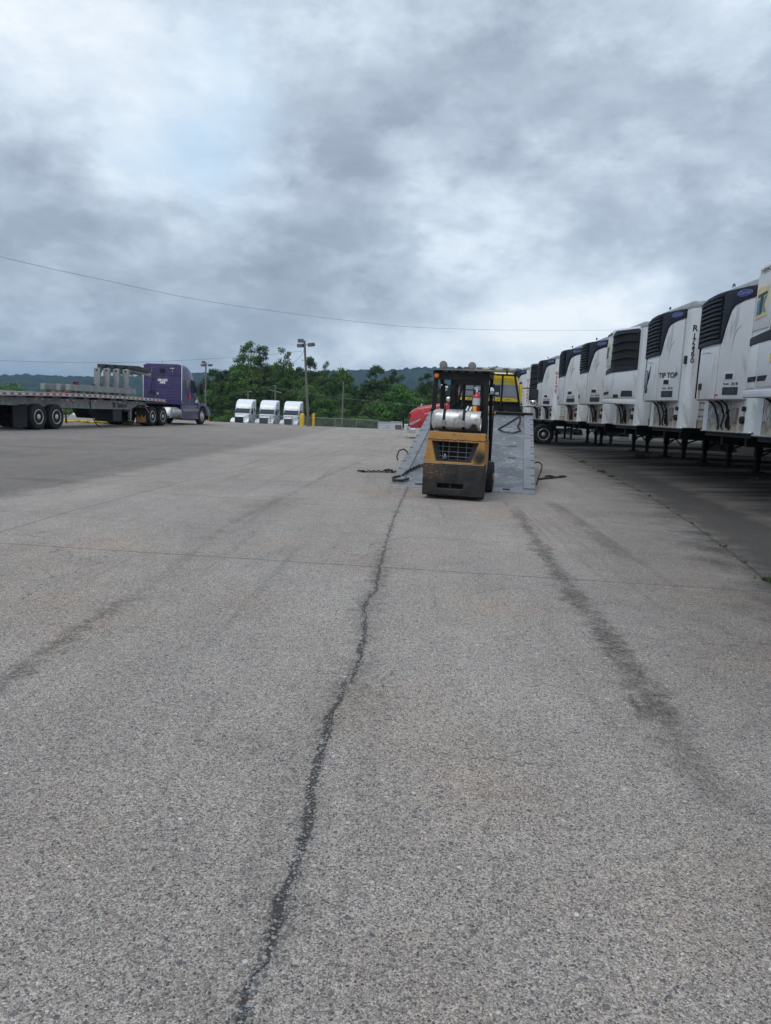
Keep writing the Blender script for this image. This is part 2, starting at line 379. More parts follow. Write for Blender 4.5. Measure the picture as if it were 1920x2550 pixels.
CRR = [(5.5, 2.98), (6.4, 3.225), (7.9, 3.513), (10., 3.89), (13.8, 4.475), (19.5, 5.02), (28.7, 5.82), (36, 6.2)]
BND = [(6, 4.45), (10.1, 5.0), (14.3, 5.5), (18.6, 5.96), (26.6, 6.81), (36, 7.6)]
STR = [(1.8, 1.19), (2.5, 1.19), (3.1, 1.23), (4.3, 1.29), (6.6, 1.35), (8.5, 1.44), (10.8, 1.53), (14, 1.6)]
ST2 = [(6, 2.1), (8, 2.22), (10.6, 2.31), (12.2, 2.27), (16, 2.3)]
STL = [(2.8, -1.9), (3.3, -1.94), (4, -1.95), (5.5, -1.93), (7.9, -2.1), (10.5, -1.98), (14.5, -1.79), (22, -1.2), (30.5, -.5)]
SML = [(5, -4.1), (7., -4.12), (8.5, -4.14), (12.4, -3.97), (17.5, -3.31), (23.4, -2.47), (35, -.9)]
def asphalt():
    m = bpy.data.materials.new('worn_asphalt'); m.use_nodes = True; nt = m.node_tree; b = nt.nodes['Principled BSDF']
    oc = nd(nt, 'ShaderNodeTexCoord').outputs['Object']; sp = nd(nt, 'ShaderNodeSeparateXYZ'); nt.links.new(oc, sp.inputs[0])
    x, y = sp.outputs[0], sp.outputs[1]
    warp = vmth(nt, 'ADD', oc, vmth(nt, 'SCALE', vmth(nt, 'SUBTRACT', noise(nt, oc, 60, 3, .6, 0, 'Color'), (.5, .5, .5)), None, .012))
    # exposed stones of two sizes in a sandy binder
    v1 = nd(nt, 'ShaderNodeTexVoronoi', i_Scale=112.); nt.links.new(warp, v1.inputs['Vector'])
    v2 = nd(nt, 'ShaderNodeTexVoronoi', i_Scale=50.); nt.links.new(warp, v2.inputs['Vector'])
    v3 = nd(nt, 'ShaderNodeTexVoronoi', i_Scale=250.); nt.links.new(warp, v3.inputs['Vector'])
    r1 = nd(nt, 'ShaderNodeSeparateColor'); nt.links.new(v1.outputs['Color'], r1.inputs[0])
    r2 = nd(nt, 'ShaderNodeSeparateColor'); nt.links.new(v2.outputs['Color'], r2.inputs[0])
    r3 = nd(nt, 'ShaderNodeSeparateColor'); nt.links.new(v3.outputs['Color'], r3.inputs[0])
    st = [(0., (.07, .073, .08)), (.16, (.12, .118, .118)), (.35, (.21, .20, .185)), (.6, (.29, .28, .26)), (.85, (.37, .35, .32)), (.95, (.46, .39, .30)), (1., (.62, .60, .56))]
    c1 = ramp(nt, r1.outputs[0], st); c2 = ramp(nt, r2.outputs[0], [(0., (.11, .12, .14)), (.3, (.19, .195, .205)), (.6, (.28, .275, .27)), (.9, (.36, .34, .31)), (1., (.55, .55, .54))])
    c3 = ramp(nt, r3.outputs[0], [(0., (.10, .095, .088)), (.45, (.245, .232, .212)), (1., (.46, .44, .40))])
    k1 = mth(nt, 'MULTIPLY', sstep(nt, v1.outputs['Distance'], .52, .36), mth(nt, 'LESS_THAN', r1.outputs[1], .62))
    k2 = mth(nt, 'MULTIPLY', sstep(nt, v2.outputs['Distance'], .47, .38), mth(nt, 'LESS_THAN', r2.outputs[1], .10))
    colr = mixc(nt, k1, c3, c1); colr = mixc(nt, k2, colr, c2)
    hgt = mth(nt, 'ADD', mth(nt, 'MULTIPLY', k1, mth(nt, 'SUBTRACT', .75, v1.outputs['Distance'])), mth(nt, 'MULTIPLY', k2, mth(nt, 'SUBTRACT', 1.0, v2.outputs['Distance'])))
    hgt = mth(nt, 'ADD', hgt, mth(nt, 'MULTIPLY', noise(nt, oc, 120, 4, .7), .9))
    pits = sstep(nt, noise(nt, oc, 48, 4, .7), .41, .31)
    colr = mixc(nt, mth(nt, 'MULTIPLY', pits, .6), colr, (.05, .05, .052))
    # broad tone
    n_lo = noise(nt, oc, .35, 5, .6, .3); n_md = noise(nt, oc, 2.6, 6, .65, .4)
    mp = nd(nt, 'ShaderNodeMapping'); nt.links.new(oc, mp.inputs[0]); mp.inputs['Scale'].default_value = (2.2, .16, 1)
    n_st = noise(nt, mp.outputs[0], 1., 6, .6)
    mp2 = nd(nt, 'ShaderNodeMapping'); nt.links.new(oc, mp2.inputs[0]); mp2.inputs['Scale'].default_value = (.22, 1.6, 1)
    n_tr = noise(nt, mp2.outputs[0], 1., 6, .65)
    tone = mth(nt, 'MULTIPLY_ADD', mth(nt, 'SUBTRACT', n_lo, .5), .75, 1.13)
    tone = mth(nt, 'MULTIPLY_ADD', mth(nt, 'SUBTRACT', noise(nt, oc, 24, 5, .75), .5), .9, tone)
    tone = mth(nt, 'MULTIPLY_ADD', mth(nt, 'SUBTRACT', n_md, .5), .5, tone)
    tone = mth(nt, 'MULTIPLY_ADD', mth(nt, 'SUBTRACT', n_st, .5), .36, tone)
    mp3 = nd(nt, 'ShaderNodeMapping'); nt.links.new(oc, mp3.inputs[0]); mp3.inputs['Scale'].default_value = (5.5, .13, 1); mp3.inputs['Rotation'].default_value = (0, 0, .03)
    trk = mth(nt, 'MULTIPLY', sstep(nt, noise(nt, mp3.outputs[0], 1., 5, .6, .2), .55, .68), sstep(nt, n_md, .35, .6))
    tone = mth(nt, 'MULTIPLY_ADD', trk, -.26, tone)
    rag = mth(nt, 'SUBTRACT', noise(nt, oc, 1.7, 7, .68), .5); rag2 = mth(nt, 'SUBTRACT', noise(nt, oc, 9, 5, .65), .5)
    # right of the seam: dark band, then greyer, streaked across under the trailers
    xr = mth(nt, 'SUBTRACT', x, curve(nt, y, CRR, -8, 10)); xb = mth(nt, 'SUBTRACT', x, curve(nt, y, BND, -8, 10))
    xr2 = mth(nt, 'MULTIPLY_ADD', rag, 2.0, mth(nt, 'MULTIPLY_ADD', rag2, .5, xr)); xb2 = mth(nt, 'MULTIPLY_ADD', rag, 1.3, xb)
    dk = mth(nt, 'MULTIPLY', sstep(nt, xr2, -.7, .35), sstep(nt, xb2, .25, -.12, .42, 1.))
    dk = mth(nt, 'MULTIPLY', dk, sstep(nt, y, 30, 16, .35, 1.))
    tone = mth(nt, 'MULTIPLY', tone, mth(nt, 'MULTIPLY_ADD', dk, -.72, 1.))
    tone = mth(nt, 'MULTIPLY', tone, sstep(nt, mth(nt, 'MULTIPLY_ADD', rag, 1.5, xr), -2.4, -.3, 1., .64))
    stain_shade = mth(nt, 'MULTIPLY', sstep(nt, mth(nt, 'MULTIPLY_ADD', rag, 1.8, x), 4.3, 6.9), sstep(nt, n_tr, .36, .56, .45, 1.))  # drip stains under the trailers, deepened so the colour also carries their shade
    tone = mth(nt, 'MULTIPLY', tone, mth(nt, 'MULTIPLY_ADD', stain_shade, -.91, 1.))
    # left: older darker lane
    lf = sstep(nt, mth(nt, 'MULTIPLY_ADD', rag, .9, mth(nt, 'MULTIPLY_ADD', rag2, .5, x)), -5.15, -5.8)
    tone = mth(nt, 'MULTIPLY', tone, mth(nt, 'MULTIPLY_ADD', mth(nt, 'MULTIPLY', lf, sstep(nt, y, 45, 10, .4, 1.)), -.40, 1.))
    tr = mth(nt, 'MULTIPLY', sstep(nt, n_tr, .56, .68), sstep(nt, x, -3., -6., 0., .25)); tone = mth(nt, 'MULTIPLY', tone, mth(nt, 'SUBTRACT', 1., tr))
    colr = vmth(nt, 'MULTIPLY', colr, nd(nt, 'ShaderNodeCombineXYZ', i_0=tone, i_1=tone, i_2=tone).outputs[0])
    # oily wheel-track stains
    def stain(pts, wdt, amt, y0, y1, seed):
        dx = mth(nt, 'ABSOLUTE', mth(nt, 'ADD', mth(nt, 'SUBTRACT', x, curve(nt, y, pts, -8, 10)), mth(nt, 'MULTIPLY', rag2, .38)))
        dx = mth(nt, 'ADD', dx, mth(nt, 'MULTIPLY', rag, wdt*2.4))
        band = sstep(nt, dx, wdt, wdt*.15)
        al = mth(nt, 'MULTIPLY', sstep(nt, y, y0, y0+1.2), sstep(nt, y, y1+2, y1))
        sp_ = sstep(nt, noise(nt, vmth(nt, 'ADD', oc, (seed, 0, 0)), 1.2, 6, .65), .31, .55)
        grit = sstep(nt, noise(nt, oc, 30, 6, .8), .30, .62)
        return mth(nt, 'MULTIPLY', mth(nt, 'MULTIPLY', band, al), mth(nt, 'MULTIPLY', mth(nt, 'MULTIPLY', sp_, grit), amt), clamp=True)
    for pts, wd, am, a_, b_, sd_ in ((STR, .14, .95, 2.4, 9.5, 3.), (STR, .20, .45, .2, 2.6, 7.), (ST2, .15, .6, 6.6, 11, 5.), (STL, .10, .72, 2.2, 4.3, 9.), (STL, .09, .42, 5, 20, 2.), (STL, .55, .28, 6.5, 10, 11.), (CRL, .13, .42, 1, 6, 14.), (CRL, .04, .6, 5, 14, 1.)):
        colr = mixc(nt, stain(pts, wd, am, a_, b_, sd_), colr, (.052, .045, .040))
    # cracks
    jig = mth(nt, 'MULTIPLY', mth(nt, 'SUBTRACT', noise(nt, nd(nt, 'ShaderNodeCombineXYZ', i_1=y).outputs[0], 5, 4, .7), .5), .09)
    def crack(pts, w_, jg=1., y0=0, y1=60):
        dx = mth(nt, 'ABSOLUTE', mth(nt, 'ADD', mth(nt, 'ADD', mth(nt, 'SUBTRACT', x, curve(nt, y, pts, -8, 10)), mth(nt, 'MULTIPLY', jig, jg)), mth(nt, 'MULTIPLY', rag2, .05)))
        return mth(nt, 'MULTIPLY', sstep(nt, dx, w_ if pts is not CRL else cw_, w_*.45 if pts is not CRL else mth(nt, 'MULTIPLY', cw_, .4)), mth(nt, 'MULTIPLY', mth(nt, 'GREATER_THAN', y, y0), mth(nt, 'LESS_THAN', y, y1)))
    cw_ = mth(nt, 'MULTIPLY', sstep(nt, noise(nt, oc, 4.5, 4, .6), .36, .64, .005, .029), sstep(nt, y, 3.5, 11, 1., .62)); ck = crack(CRL, .034, 1., 0, 13.4)
    ckc = mixc(nt, mth(nt, 'MULTIPLY', k1, .75), (.035, .034, .034), c1)
    colr = mixc(nt, mth(nt, 'MULTIPLY', ck, sstep(nt, y, 3, 9, .9, .62)), colr, ckc)
    colr = mixc(nt, mth(nt, 'MULTIPLY', crack(CRR, .022, .8, 0, 34), .75), colr, (.03, .03, .03))
    colr = mixc(nt, mth(nt, 'MULTIPLY', crack(SML, .016, .4), .55), colr, (.06, .058, .055))
    xj = mth(nt, 'MULTIPLY', mth(nt, 'SUBTRACT', noise(nt, nd(nt, 'ShaderNodeCombineXYZ', i_0=x).outputs[0], 3, 5, .7), .5), .10)
    def tcrack(y0, sl, w_, xa, xb_, am):
        dy = mth(nt, 'ABSOLUTE', mth(nt, 'ADD', mth(nt, 'SUBTRACT', y, mth(nt, 'MULTIPLY_ADD', x, sl, y0)), xj))
        k = mth(nt, 'MULTIPLY', sstep(nt, dy, w_, w_*.4), mth(nt, 'MULTIPLY', mth(nt, 'GREATER_THAN', x, xa), mth(nt, 'LESS_THAN', x, xb_)))
        return mth(nt, 'MULTIPLY', k, am)
    for a_ in ((6.27, -.055, .016, -5.4, 9, .62), (9.98, -.19, .022, -4.2, -.15, .45), (7.95, -.05, .012, -3.9, 2.5, .3), (14.9, -.08, .02, -4, 4.6, .25), (17.6, .02, .03, -14, -5, .4), (23.5, -.1, .03, -16, -3, .3), (10.9, -.1, .03, -16, -5.5, .3)):
        colr = mixc(nt, tcrack(*a_), colr, (.045, .043, .042))
    # hairline map cracking and oil drips
    wv = vmth(nt, 'ADD', oc, vmth(nt, 'SCALE', vmth(nt, 'SUBTRACT', noise(nt, oc, 2.2, 5, .65, 0, 'Color'), (.5, .5, .5)), None, .55))
    ve = nd(nt, 'ShaderNodeTexVoronoi', feature='DISTANCE_TO_EDGE', i_Scale=.62); nt.links.new(wv, ve.inputs['Vector'])
    hc = mth(nt, 'MULTIPLY', sstep(nt, ve.outputs['Distance'], .006, .002), sstep(nt, noise(nt, oc, .5, 4, .6), .47, .6))
    colr = mixc(nt, mth(nt, 'MULTIPLY', hc, .5), colr, (.06, .057, .055))
    vo = nd(nt, 'ShaderNodeTexVoronoi', i_Scale=2.3); nt.links.new(vmth(nt, 'ADD', oc, vmth(nt, 'SCALE', vmth(nt, 'SUBTRACT', noise(nt, oc, 9, 4, .65, 0, 'Color'), (.5, .5, .5)), None, .12)), vo.inputs['Vector']); vs_ = nd(nt, 'ShaderNodeSeparateColor'); nt.links.new(vo.outputs['Color'], vs_.inputs[0])
    od = mth(nt, 'MULTIPLY', sstep(nt, vo.outputs['Distance'], mth(nt, 'MULTIPLY', vs_.outputs[1], .13), .0), mth(nt, 'LESS_THAN', vs_.outputs[0], .16))
    colr = mixc(nt, mth(nt, 'MULTIPLY', od, .45), colr, (.06, .055, .05))
    # rust and mud specks
    rs = mth(nt, 'MULTIPLY', sstep(nt, noise(nt, oc, 2.1, 3, .5), .66, .74), sstep(nt, noise(nt, oc, 26, 4, .6), .50, .62))
    colr = mixc(nt, mth(nt, 'MULTIPLY', rs, .5), colr, (.26, .15, .07))
    colr = mixc(nt, 1., colr, (1.048, .983, .965), 'MULTIPLY')
    warm = mth(nt, 'MULTIPLY', sstep(nt, noise(nt, oc, .55, 4, .6), .46, .66), .55)
    colr = mixc(nt, warm, colr, (1.08, .96, .86), 'MULTIPLY')
    nt.links.new(colr, b.inputs['Base Color']); b.inputs['Roughness'].default_value = .86; b.inputs['Specular IOR Level'].default_value = .35
    bn = nd(nt, 'ShaderNodeBump', i_Strength=1., i_Distance=.006); nt.links.new(mth(nt, 'SUBTRACT', hgt, mth(nt, 'MULTIPLY', ck, 1.2)), bn.inputs['Height']); nt.links.new(bn.outputs[0], b.inputs['Normal'])
    return m
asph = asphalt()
grassm = mat('grass_ground', (.055, .085, .025), .9, 0, .35, .3, (.10, .09, .04), .35, .08)
hillm = mat('wooded_hill', (.018, .034, .022), .95, 0, .7, .05, (.008, .02, .010), .6, .03, spec=.1)
xs = np.concatenate([np.linspace(-90, 4, 20), np.linspace(4.5, 10.5, 13), np.linspace(12, 70, 12)])
ys = np.concatenate([np.linspace(-6, 50, 12), np.linspace(51, 92, 30), np.linspace(96, 112, 4)])
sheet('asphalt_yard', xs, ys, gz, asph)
gx = np.concatenate([-np.geomspace(3000, 12, 22), np.linspace(-8, 8, 5), np.geomspace(12, 3000, 22)])
gy = np.concatenate([[-300, -50, -7], np.linspace(0, 52, 6), np.linspace(54, 130, 24), np.geomspace(140, 6000, 24)])
sheet('grass_terrain', gx, gy, lambda x, y: gz(np.clip(x, -90, 70), y)-.06-.9*smooth(110, 180, y)-6*smooth(200, 700, y), grassm)
# wooded ridge
RX_ = [-3000, -1400, -980, -900, -871, -846, -803, -743, -667, -578, -454, -300, -169, -91, -33, 32, 300, 900, 3000]
RZ_ = [30, 22, 22, 24, 26, 27, 36, 38.9, 39, 42.5, 54, 65, 71.6, 78, 81, 86, 96, 90, 60]
def hz(x, y):
    rz = np.interp(x, RX_, RZ_)
    h = -7+(rz+7)*smooth(760, 1500, y)**1.15*(1-.35*smooth(1500, 1900, y))
    rng = np.random.RandomState(3); n = np.zeros_like(h)
    for k in range(46):
        wl = rng.choice([11, 14, 18, 24, 40, 80, 150]); a = rng.rand()*6.28; p = rng.rand()*6.28
        n += np.sin((x*math.cos(a)+y*math.sin(a))*6.28/wl+p)*(.42+wl*.0035)
    return h+n*smooth(760, 1100, y)
sheet('wooded_hill', np.linspace(-1500, 700, 480), np.concatenate([np.linspace(750, 1380, 50), np.linspace(1390, 1560, 44), np.linspace(1580, 1900, 10)]), hz, hillm)
# the air
hb = MB().box(-3100, 3100, -320, 6100, -12, 140)
haze = obj('haze', hb, bpy.data.materials.new('haze'))
hm = haze.data.materials[0]; hm.use_nodes = True; hm.node_tree.nodes.clear()
pv = nd(hm.node_tree, 'ShaderNodeVolumePrincipled', i_Density=.00019); pv.inputs['Color'].default_value = (.46, .72, 1, 1)
ho = nd(hm.node_tree, 'ShaderNodeOutputMaterial'); hm.node_tree.links.new(pv.outputs[0], ho.inputs['Volume']); haze['kind'] = 'stuff'

# ------------------------------------------------------------------ wheels
def wheel_mesh(kind):
    key = 'wheel_'+kind
    if key in MC: return MC[key]
    r, hw = .52, .14
    def tyre(x0, m):
        m.lathe([(.29, x0-hw+.02), (.33, x0-hw), (.46, x0-hw-.004), (.50, x0-hw+.02), (.52, x0-hw+.05), (.52, x0-.03), (.508, x0-.027), (.508, x0-.02), (.52, x0-.017), (.52, x0+.017), (.508, x0+.02), (.508, x0+.027), (.52, x0+.03), (.52, x0+hw-.05), (.50, x0+hw-.02), (.46, x0+hw+.004), (.33, x0+hw), (.29, x0+hw-.02)], (0, 0, 0), 'x', 32)
    t = MB(); tyre(-hw, t)
    if kind == 'dual': tyre(-hw*3-.05, t)
    ri = MB()
    if kind == 'dual': pr = [(.29, -.27), (.30, -.012), (.285, .0), (.268, -.012), (.258, -.10), (.215, -.135), (.16, -.135), (.145, -.11), (.13, -.11), (.115, -.07), (.10, -.01), (.07, .01), (.0001, .012)]
    else: pr = [(.29, -.2), (.30, -.012), (.285, .0), (.27, -.012), (.262, -.05), (.24, -.05), (.20, .0), (.16, .02), (.12, .02), (.11, .05), (.075, .065), (.0001, .068)]
    ri.lathe(pr, (0, 0, 0), 'x', 28); ri.k = 1
    for i in range(10):
        a = 2*PI*i/10
        if kind == 'dual': ri.cyl((-.134, .18*math.cos(a), .18*math.sin(a)), (-.110, .18*math.cos(a), .18*math.sin(a)), .014, n=6)
        else: ri.cyl((.0, .14*math.cos(a), .14*math.sin(a)), (.04, .14*math.cos(a), .14*math.sin(a)), .013, n=6)
    ri.k = 2
    for i in range(8 if kind == 'dual' else 10):
        a = 2*PI*(i+.5)/(8 if kind == 'dual' else 10); q = .236 if kind == 'dual' else .222
        xo = -.122 if kind == 'dual' else -.03
        ri.cyl((xo-.01, q*math.cos(a), q*math.sin(a)), (xo+.012 if kind == 'dual' else xo+.016, q*math.cos(a), q*math.sin(a)), .02, n=8)
    to = obj('tmp', t, rubber); ro = obj('tmp', ri, [rimm, chrome, void])
    MC[key] = (to.data, ro.data); bpy.data.objects.remove(to); bpy.data.objects.remove(ro)
    return MC[key]
def wheel(parent, c, side, kind='dual', s=1.):
    """c is the centre of the outer face; side +1 right, -1 left"""
    a, b = wheel_mesh(kind)
    o = share('wheel', a, parent, c, (0, 0, 0 if side > 0 else PI), (s, s, s))
    o.rotation_euler.x = random.random()*6; share('rim', b, o); return o

# ------------------------------------------------------------------ reefer trailers
PLAN = [(-.04, (-.18, 1.04)), (.0, (-.30, 1.0)), (.10, (-.345, .70)), (.25, (-.37, .25)), (.32, (-.37, .05)), (.37, (-.352, -.08)), (.45, (-.31, -.18)), (.60, (-.225, -.37)), (.80, (-.125, -.61)), (.94, (-.05, -.78)), (1., (-.005, -.85)), (1.04, (.03, -.89))]
def plan(u):
    us = [p[0] for p in PLAN]; x = float(np.interp(u, us, [p[1][0] for p in PLAN])); y = float(np.interp(u, us, [p[1][1] for p in PLAN])); return x, y
def frame_at(u, w=0.):
    x, y = plan(u); a, b = plan(u-.03), plan(u+.03); t = Vector((b[0]-a[0], b[1]-a[1])).normalized(); n = Vector((t.y, -t.x))
    if n.x > 0: n = -n
    return (x-n.x*w, y-n.y*w), t, n
def wrap(o, d):
    import bmesh
    bm = bmesh.new(); bm.from_mesh(o.data)
    for u in (.05, .15, .25, .29, .32, .345, .37, .40, .45, .52, .60, .70, .80, .90):
        bmesh.ops.bisect_plane(bm, geom=bm.verts[:]+bm.edges[:]+bm.faces[:], plane_co=(0, 1.1-2.2*u, 0), plane_no=(0, 1, 0))
    for v_ in bm.verts:
        (x, y), t, n = frame_at((1.1-v_.co.y)/2.2, v_.co.x+d); v_.co.x, v_.co.y = x, y
    bm.to_mesh(o.data); bm.free(); o.data.set_sharp_from_angle(angle=R(35))
def wrap_unit(u, d):
    wrap(u, d)
    for c in u.children:
        if c.get('flat'): del c['flat']; continue
        wrap(c, d)
def text_at(name, body, size, u, z, d, m, par, **k):
    (x, y), t, n = frame_at(u, -d); o = text(name, body, size, '-x', (0, 0, 0), m, par, **k); sp_ = k.get('spin', 0)
    M = Matrix(((t.x, 0, n.x, x), (t.y, 0, n.y, y), (0, 1, 0, z), (0, 0, 0, 1)))
    o.matrix_local = M @ Matrix.Rotation(sp_, 4, 'Z') @ Matrix.Diagonal((k.get('sx', 1), 1, 1, 1)); o['flat'] = 1; return o
GR_OUT = [(0, .51), (.45, .52), (.50, .66), (.575, .815), (.64, .855), (.80, .885), (1, .905), (1, 1), (.85, 1.), (.5, .99), (.15, .965), (.02, .94), (0, .93)]
def uv(u, v, W=2.2, z0=1.75, H=2.19): return (W/2-u*W, z0+v*H)
def carrier_unit(tr, extra=None):
    d = .45
    sh = MB().prism([(-d, 0), (0, 0), (0, 1), (-d, 1)], 'z', 0, 1); sh.v = []; sh.f = []; sh.m = []
    z0, H = 1.75, 2.19
    # white shell, lower right taller than lower left
    sh.prism([uv(.055, 0), uv(1, 0), uv(1, .99), uv(.5, .975), uv(.15, .95), uv(.02, .93), uv(.0, .52), uv(.055, .515)], 'x', -d, -d+.25)
    u = obj('refrigeration_unit', sh, white, tr, .04, 3)
    m = MB().prism([uv(*p) for p in [(.005, .515), (.445, .525), (.455, .54), (.42, .56), (.03, .56), (.03, .925), (.42, .925), (.42, .56), (.455, .54), (.50, .66), (.575, .815), (.64, .855), (.80, .885), (.995, .905), (.995, 1.0), (.85, 1.), (.5, .99), (.15, .965), (.005, .94)]], 'x', -d-.03, -d-.001)
    m2 = MB()
    # black cover as ring pieces round the grille opening
    for poly in ([(.0, .512), (.45, .52), (.43, .56), (.03, .552)], [(.45, .52), (.50, .66), (.575, .815), (.64, .855), (.80, .885), (1, .905), (1, 1.), (.85, 1.), (.5, .99), (.44, .945), (.43, .56)], [(.0, .512), (.03, .552), (.03, .93), (.0, .94)], [(.0, .94), (.03, .93), (.44, .945), (.5, .99), (.15, .968)]):
        m2.prism([uv(*p) for p in poly], 'x', -d-.035, -d+.02)
    m2.prism([uv(*p) for p in [(-.003, .512), (0.02, .512), (.02, .95), (-.003, .94)]], 'x', -d+.02, -.1)
    m2.prism([uv(*p) for p in [(0, .94), (.15, .968), (.5, .992), (.85, 1.003), (1.003, 1.003), (1.003, .99), (.85, .985), (.5, .975), (.15, .95), (0, .93)]], 'x', -d+.02, -.006)
    obj('grille_cover', m2, grillem, u, .012, 2)
    b = MB().prism([uv(*p) for p in [(.03, .552), (.43, .56), (.44, .945), (.03, .93)]], 'x', -d-.004, -d-.001); obj('grille_backing', b, void, u)
    for i in range(9):
        v_ = .572+.0415*i; e_ = .415-.0*i
        sl_ = MB().prism([uv(.035, v_), uv(e_, v_+.004), uv(e_, v_+.024), uv(.035, v_+.020)], 'x', -d-.05, -d-.003); obj('grille_slat', sl_, grillem, u)
    for a_ in (.16, .30): obj('grille_divider', MB().prism([uv(a_, .56), uv(a_+.008, .56), uv(a_+.008, .93), uv(a_, .93)], 'x', -d-.02, -d-.002), grillem, u)
    # service door on the left, bulged main door on the right
    dl = MB().prism([uv(*p) for p in [(.075, .01), (.425, .01), (.425, .495), (.09, .49)]], 'x', -d-.022, -d+.005); obj('service_door', dl, white, u, .015, 2)
    dr = MB()
    pts = [(.445, .01), (.99, .01), (.99, .89), (.80, .872), (.655, .842), (.595, .80), (.52, .655), (.465, .51)]
    dr.prism([uv(*p) for p in pts], 'x', -d-.028, -d+.005); obj('main_door', dr, white, u, .02, 2)
    cr = MB().tube([(-d-.03, *uv(*p)) for p in [(.66, .40), (.67, .50), (.69, .58), (.73, .63), (.80, .665)]], [.004, .012, .016, .012, .004], 6); obj('door_crease', cr, white, u)
    cr = MB().tube([(-d-.024, *uv(*p)) for p in [(.13, .455), (.22, .455), (.30, .448), (.33, .43)]], [.004, .010, .010, .004], 6); obj('door_crease', cr, white, u)
    l = MB().prism([uv(*p) for p in [(.115, .10), (.185, .10), (.185, .165), (.115, .165)]], 'x', -d-.03, -d-.02); obj('latch', l, void, u, .004, 1)
    l = MB().prism([uv(*p) for p in [(.575, .185), (.78, .185), (.78, .255), (.575, .255)]], 'x', -d-.036, -d-.02); obj('window_frame', l, white, u, .005, 1)
    l = MB().prism([uv(*p) for p in [(.60, .19), (.745, .19), (.745, .24), (.60, .24)]], 'x', -d-.04, -d-.02); obj('inspection_window', l, void, u, .006, 1)
    l = MB().prism([uv(*p) for p in [(.57, .048), (.86, .048), (.86, .118), (.57, .118)]], 'x', -d-.04, -d-.02); o = obj('control_panel', l, black, u, .006, 1)
    l = MB().prism([uv(*p) for p in [(.64, .065), (.80, .065), (.80, .10), (.64, .10)]], 'x', -d-.043, -d-.038); obj('display', l, glassd, u)
    Z = lambda v_: 1.75+v_*2.19
    text_at('vector_lettering', 'Vector', .055, .63, Z(.148), .034, ink, u); text_at('model_lettering', 'X4', .10, .79, Z(.146), .034, ink, u, sx=1.5)
    (bx, by), bt, bn_ = frame_at(.81, -.038); bz = Z(.945)
    def disc(r1, r2, w0, w1):
        m = MB(); n = 28
        ring = lambda w_: [(bx+bt.x*r1*math.cos(t)+bn_.x*w_, by+bt.y*r1*math.cos(t)+bn_.y*w_, bz+r2*math.sin(t)) for t in [2*PI*i/n for i in range(n)]]
        return m.loft([ring(w0), ring(w1)])
    o = obj('badge_rim', disc(.182, .066, -.004, .006), badgew, u); o['flat'] = 1
    o = obj('badge', disc(.175, .060, .0, .010), blue, u); o['flat'] = 1
    text_at('carrier_lettering', 'Carrier', .10, .81, bz+.004, .050, badgew, u, shear=.35)
    hk = MB().tube([(-.2, -.2+.05*math.cos(t), 4.0+.06*math.sin(t)) for t in [PI*i/8 for i in range(9)]], .012, 6); hk = obj('lifting_eye', hk, blk, u); hk['flat'] = 1
    sd_ = MB().box(-.29, -.01, 1.0, 1.02, 1.80, 2.88); o = obj('open_side', sd_, void, u); o['flat'] = 1
    wrap_unit(u, d)
    return u
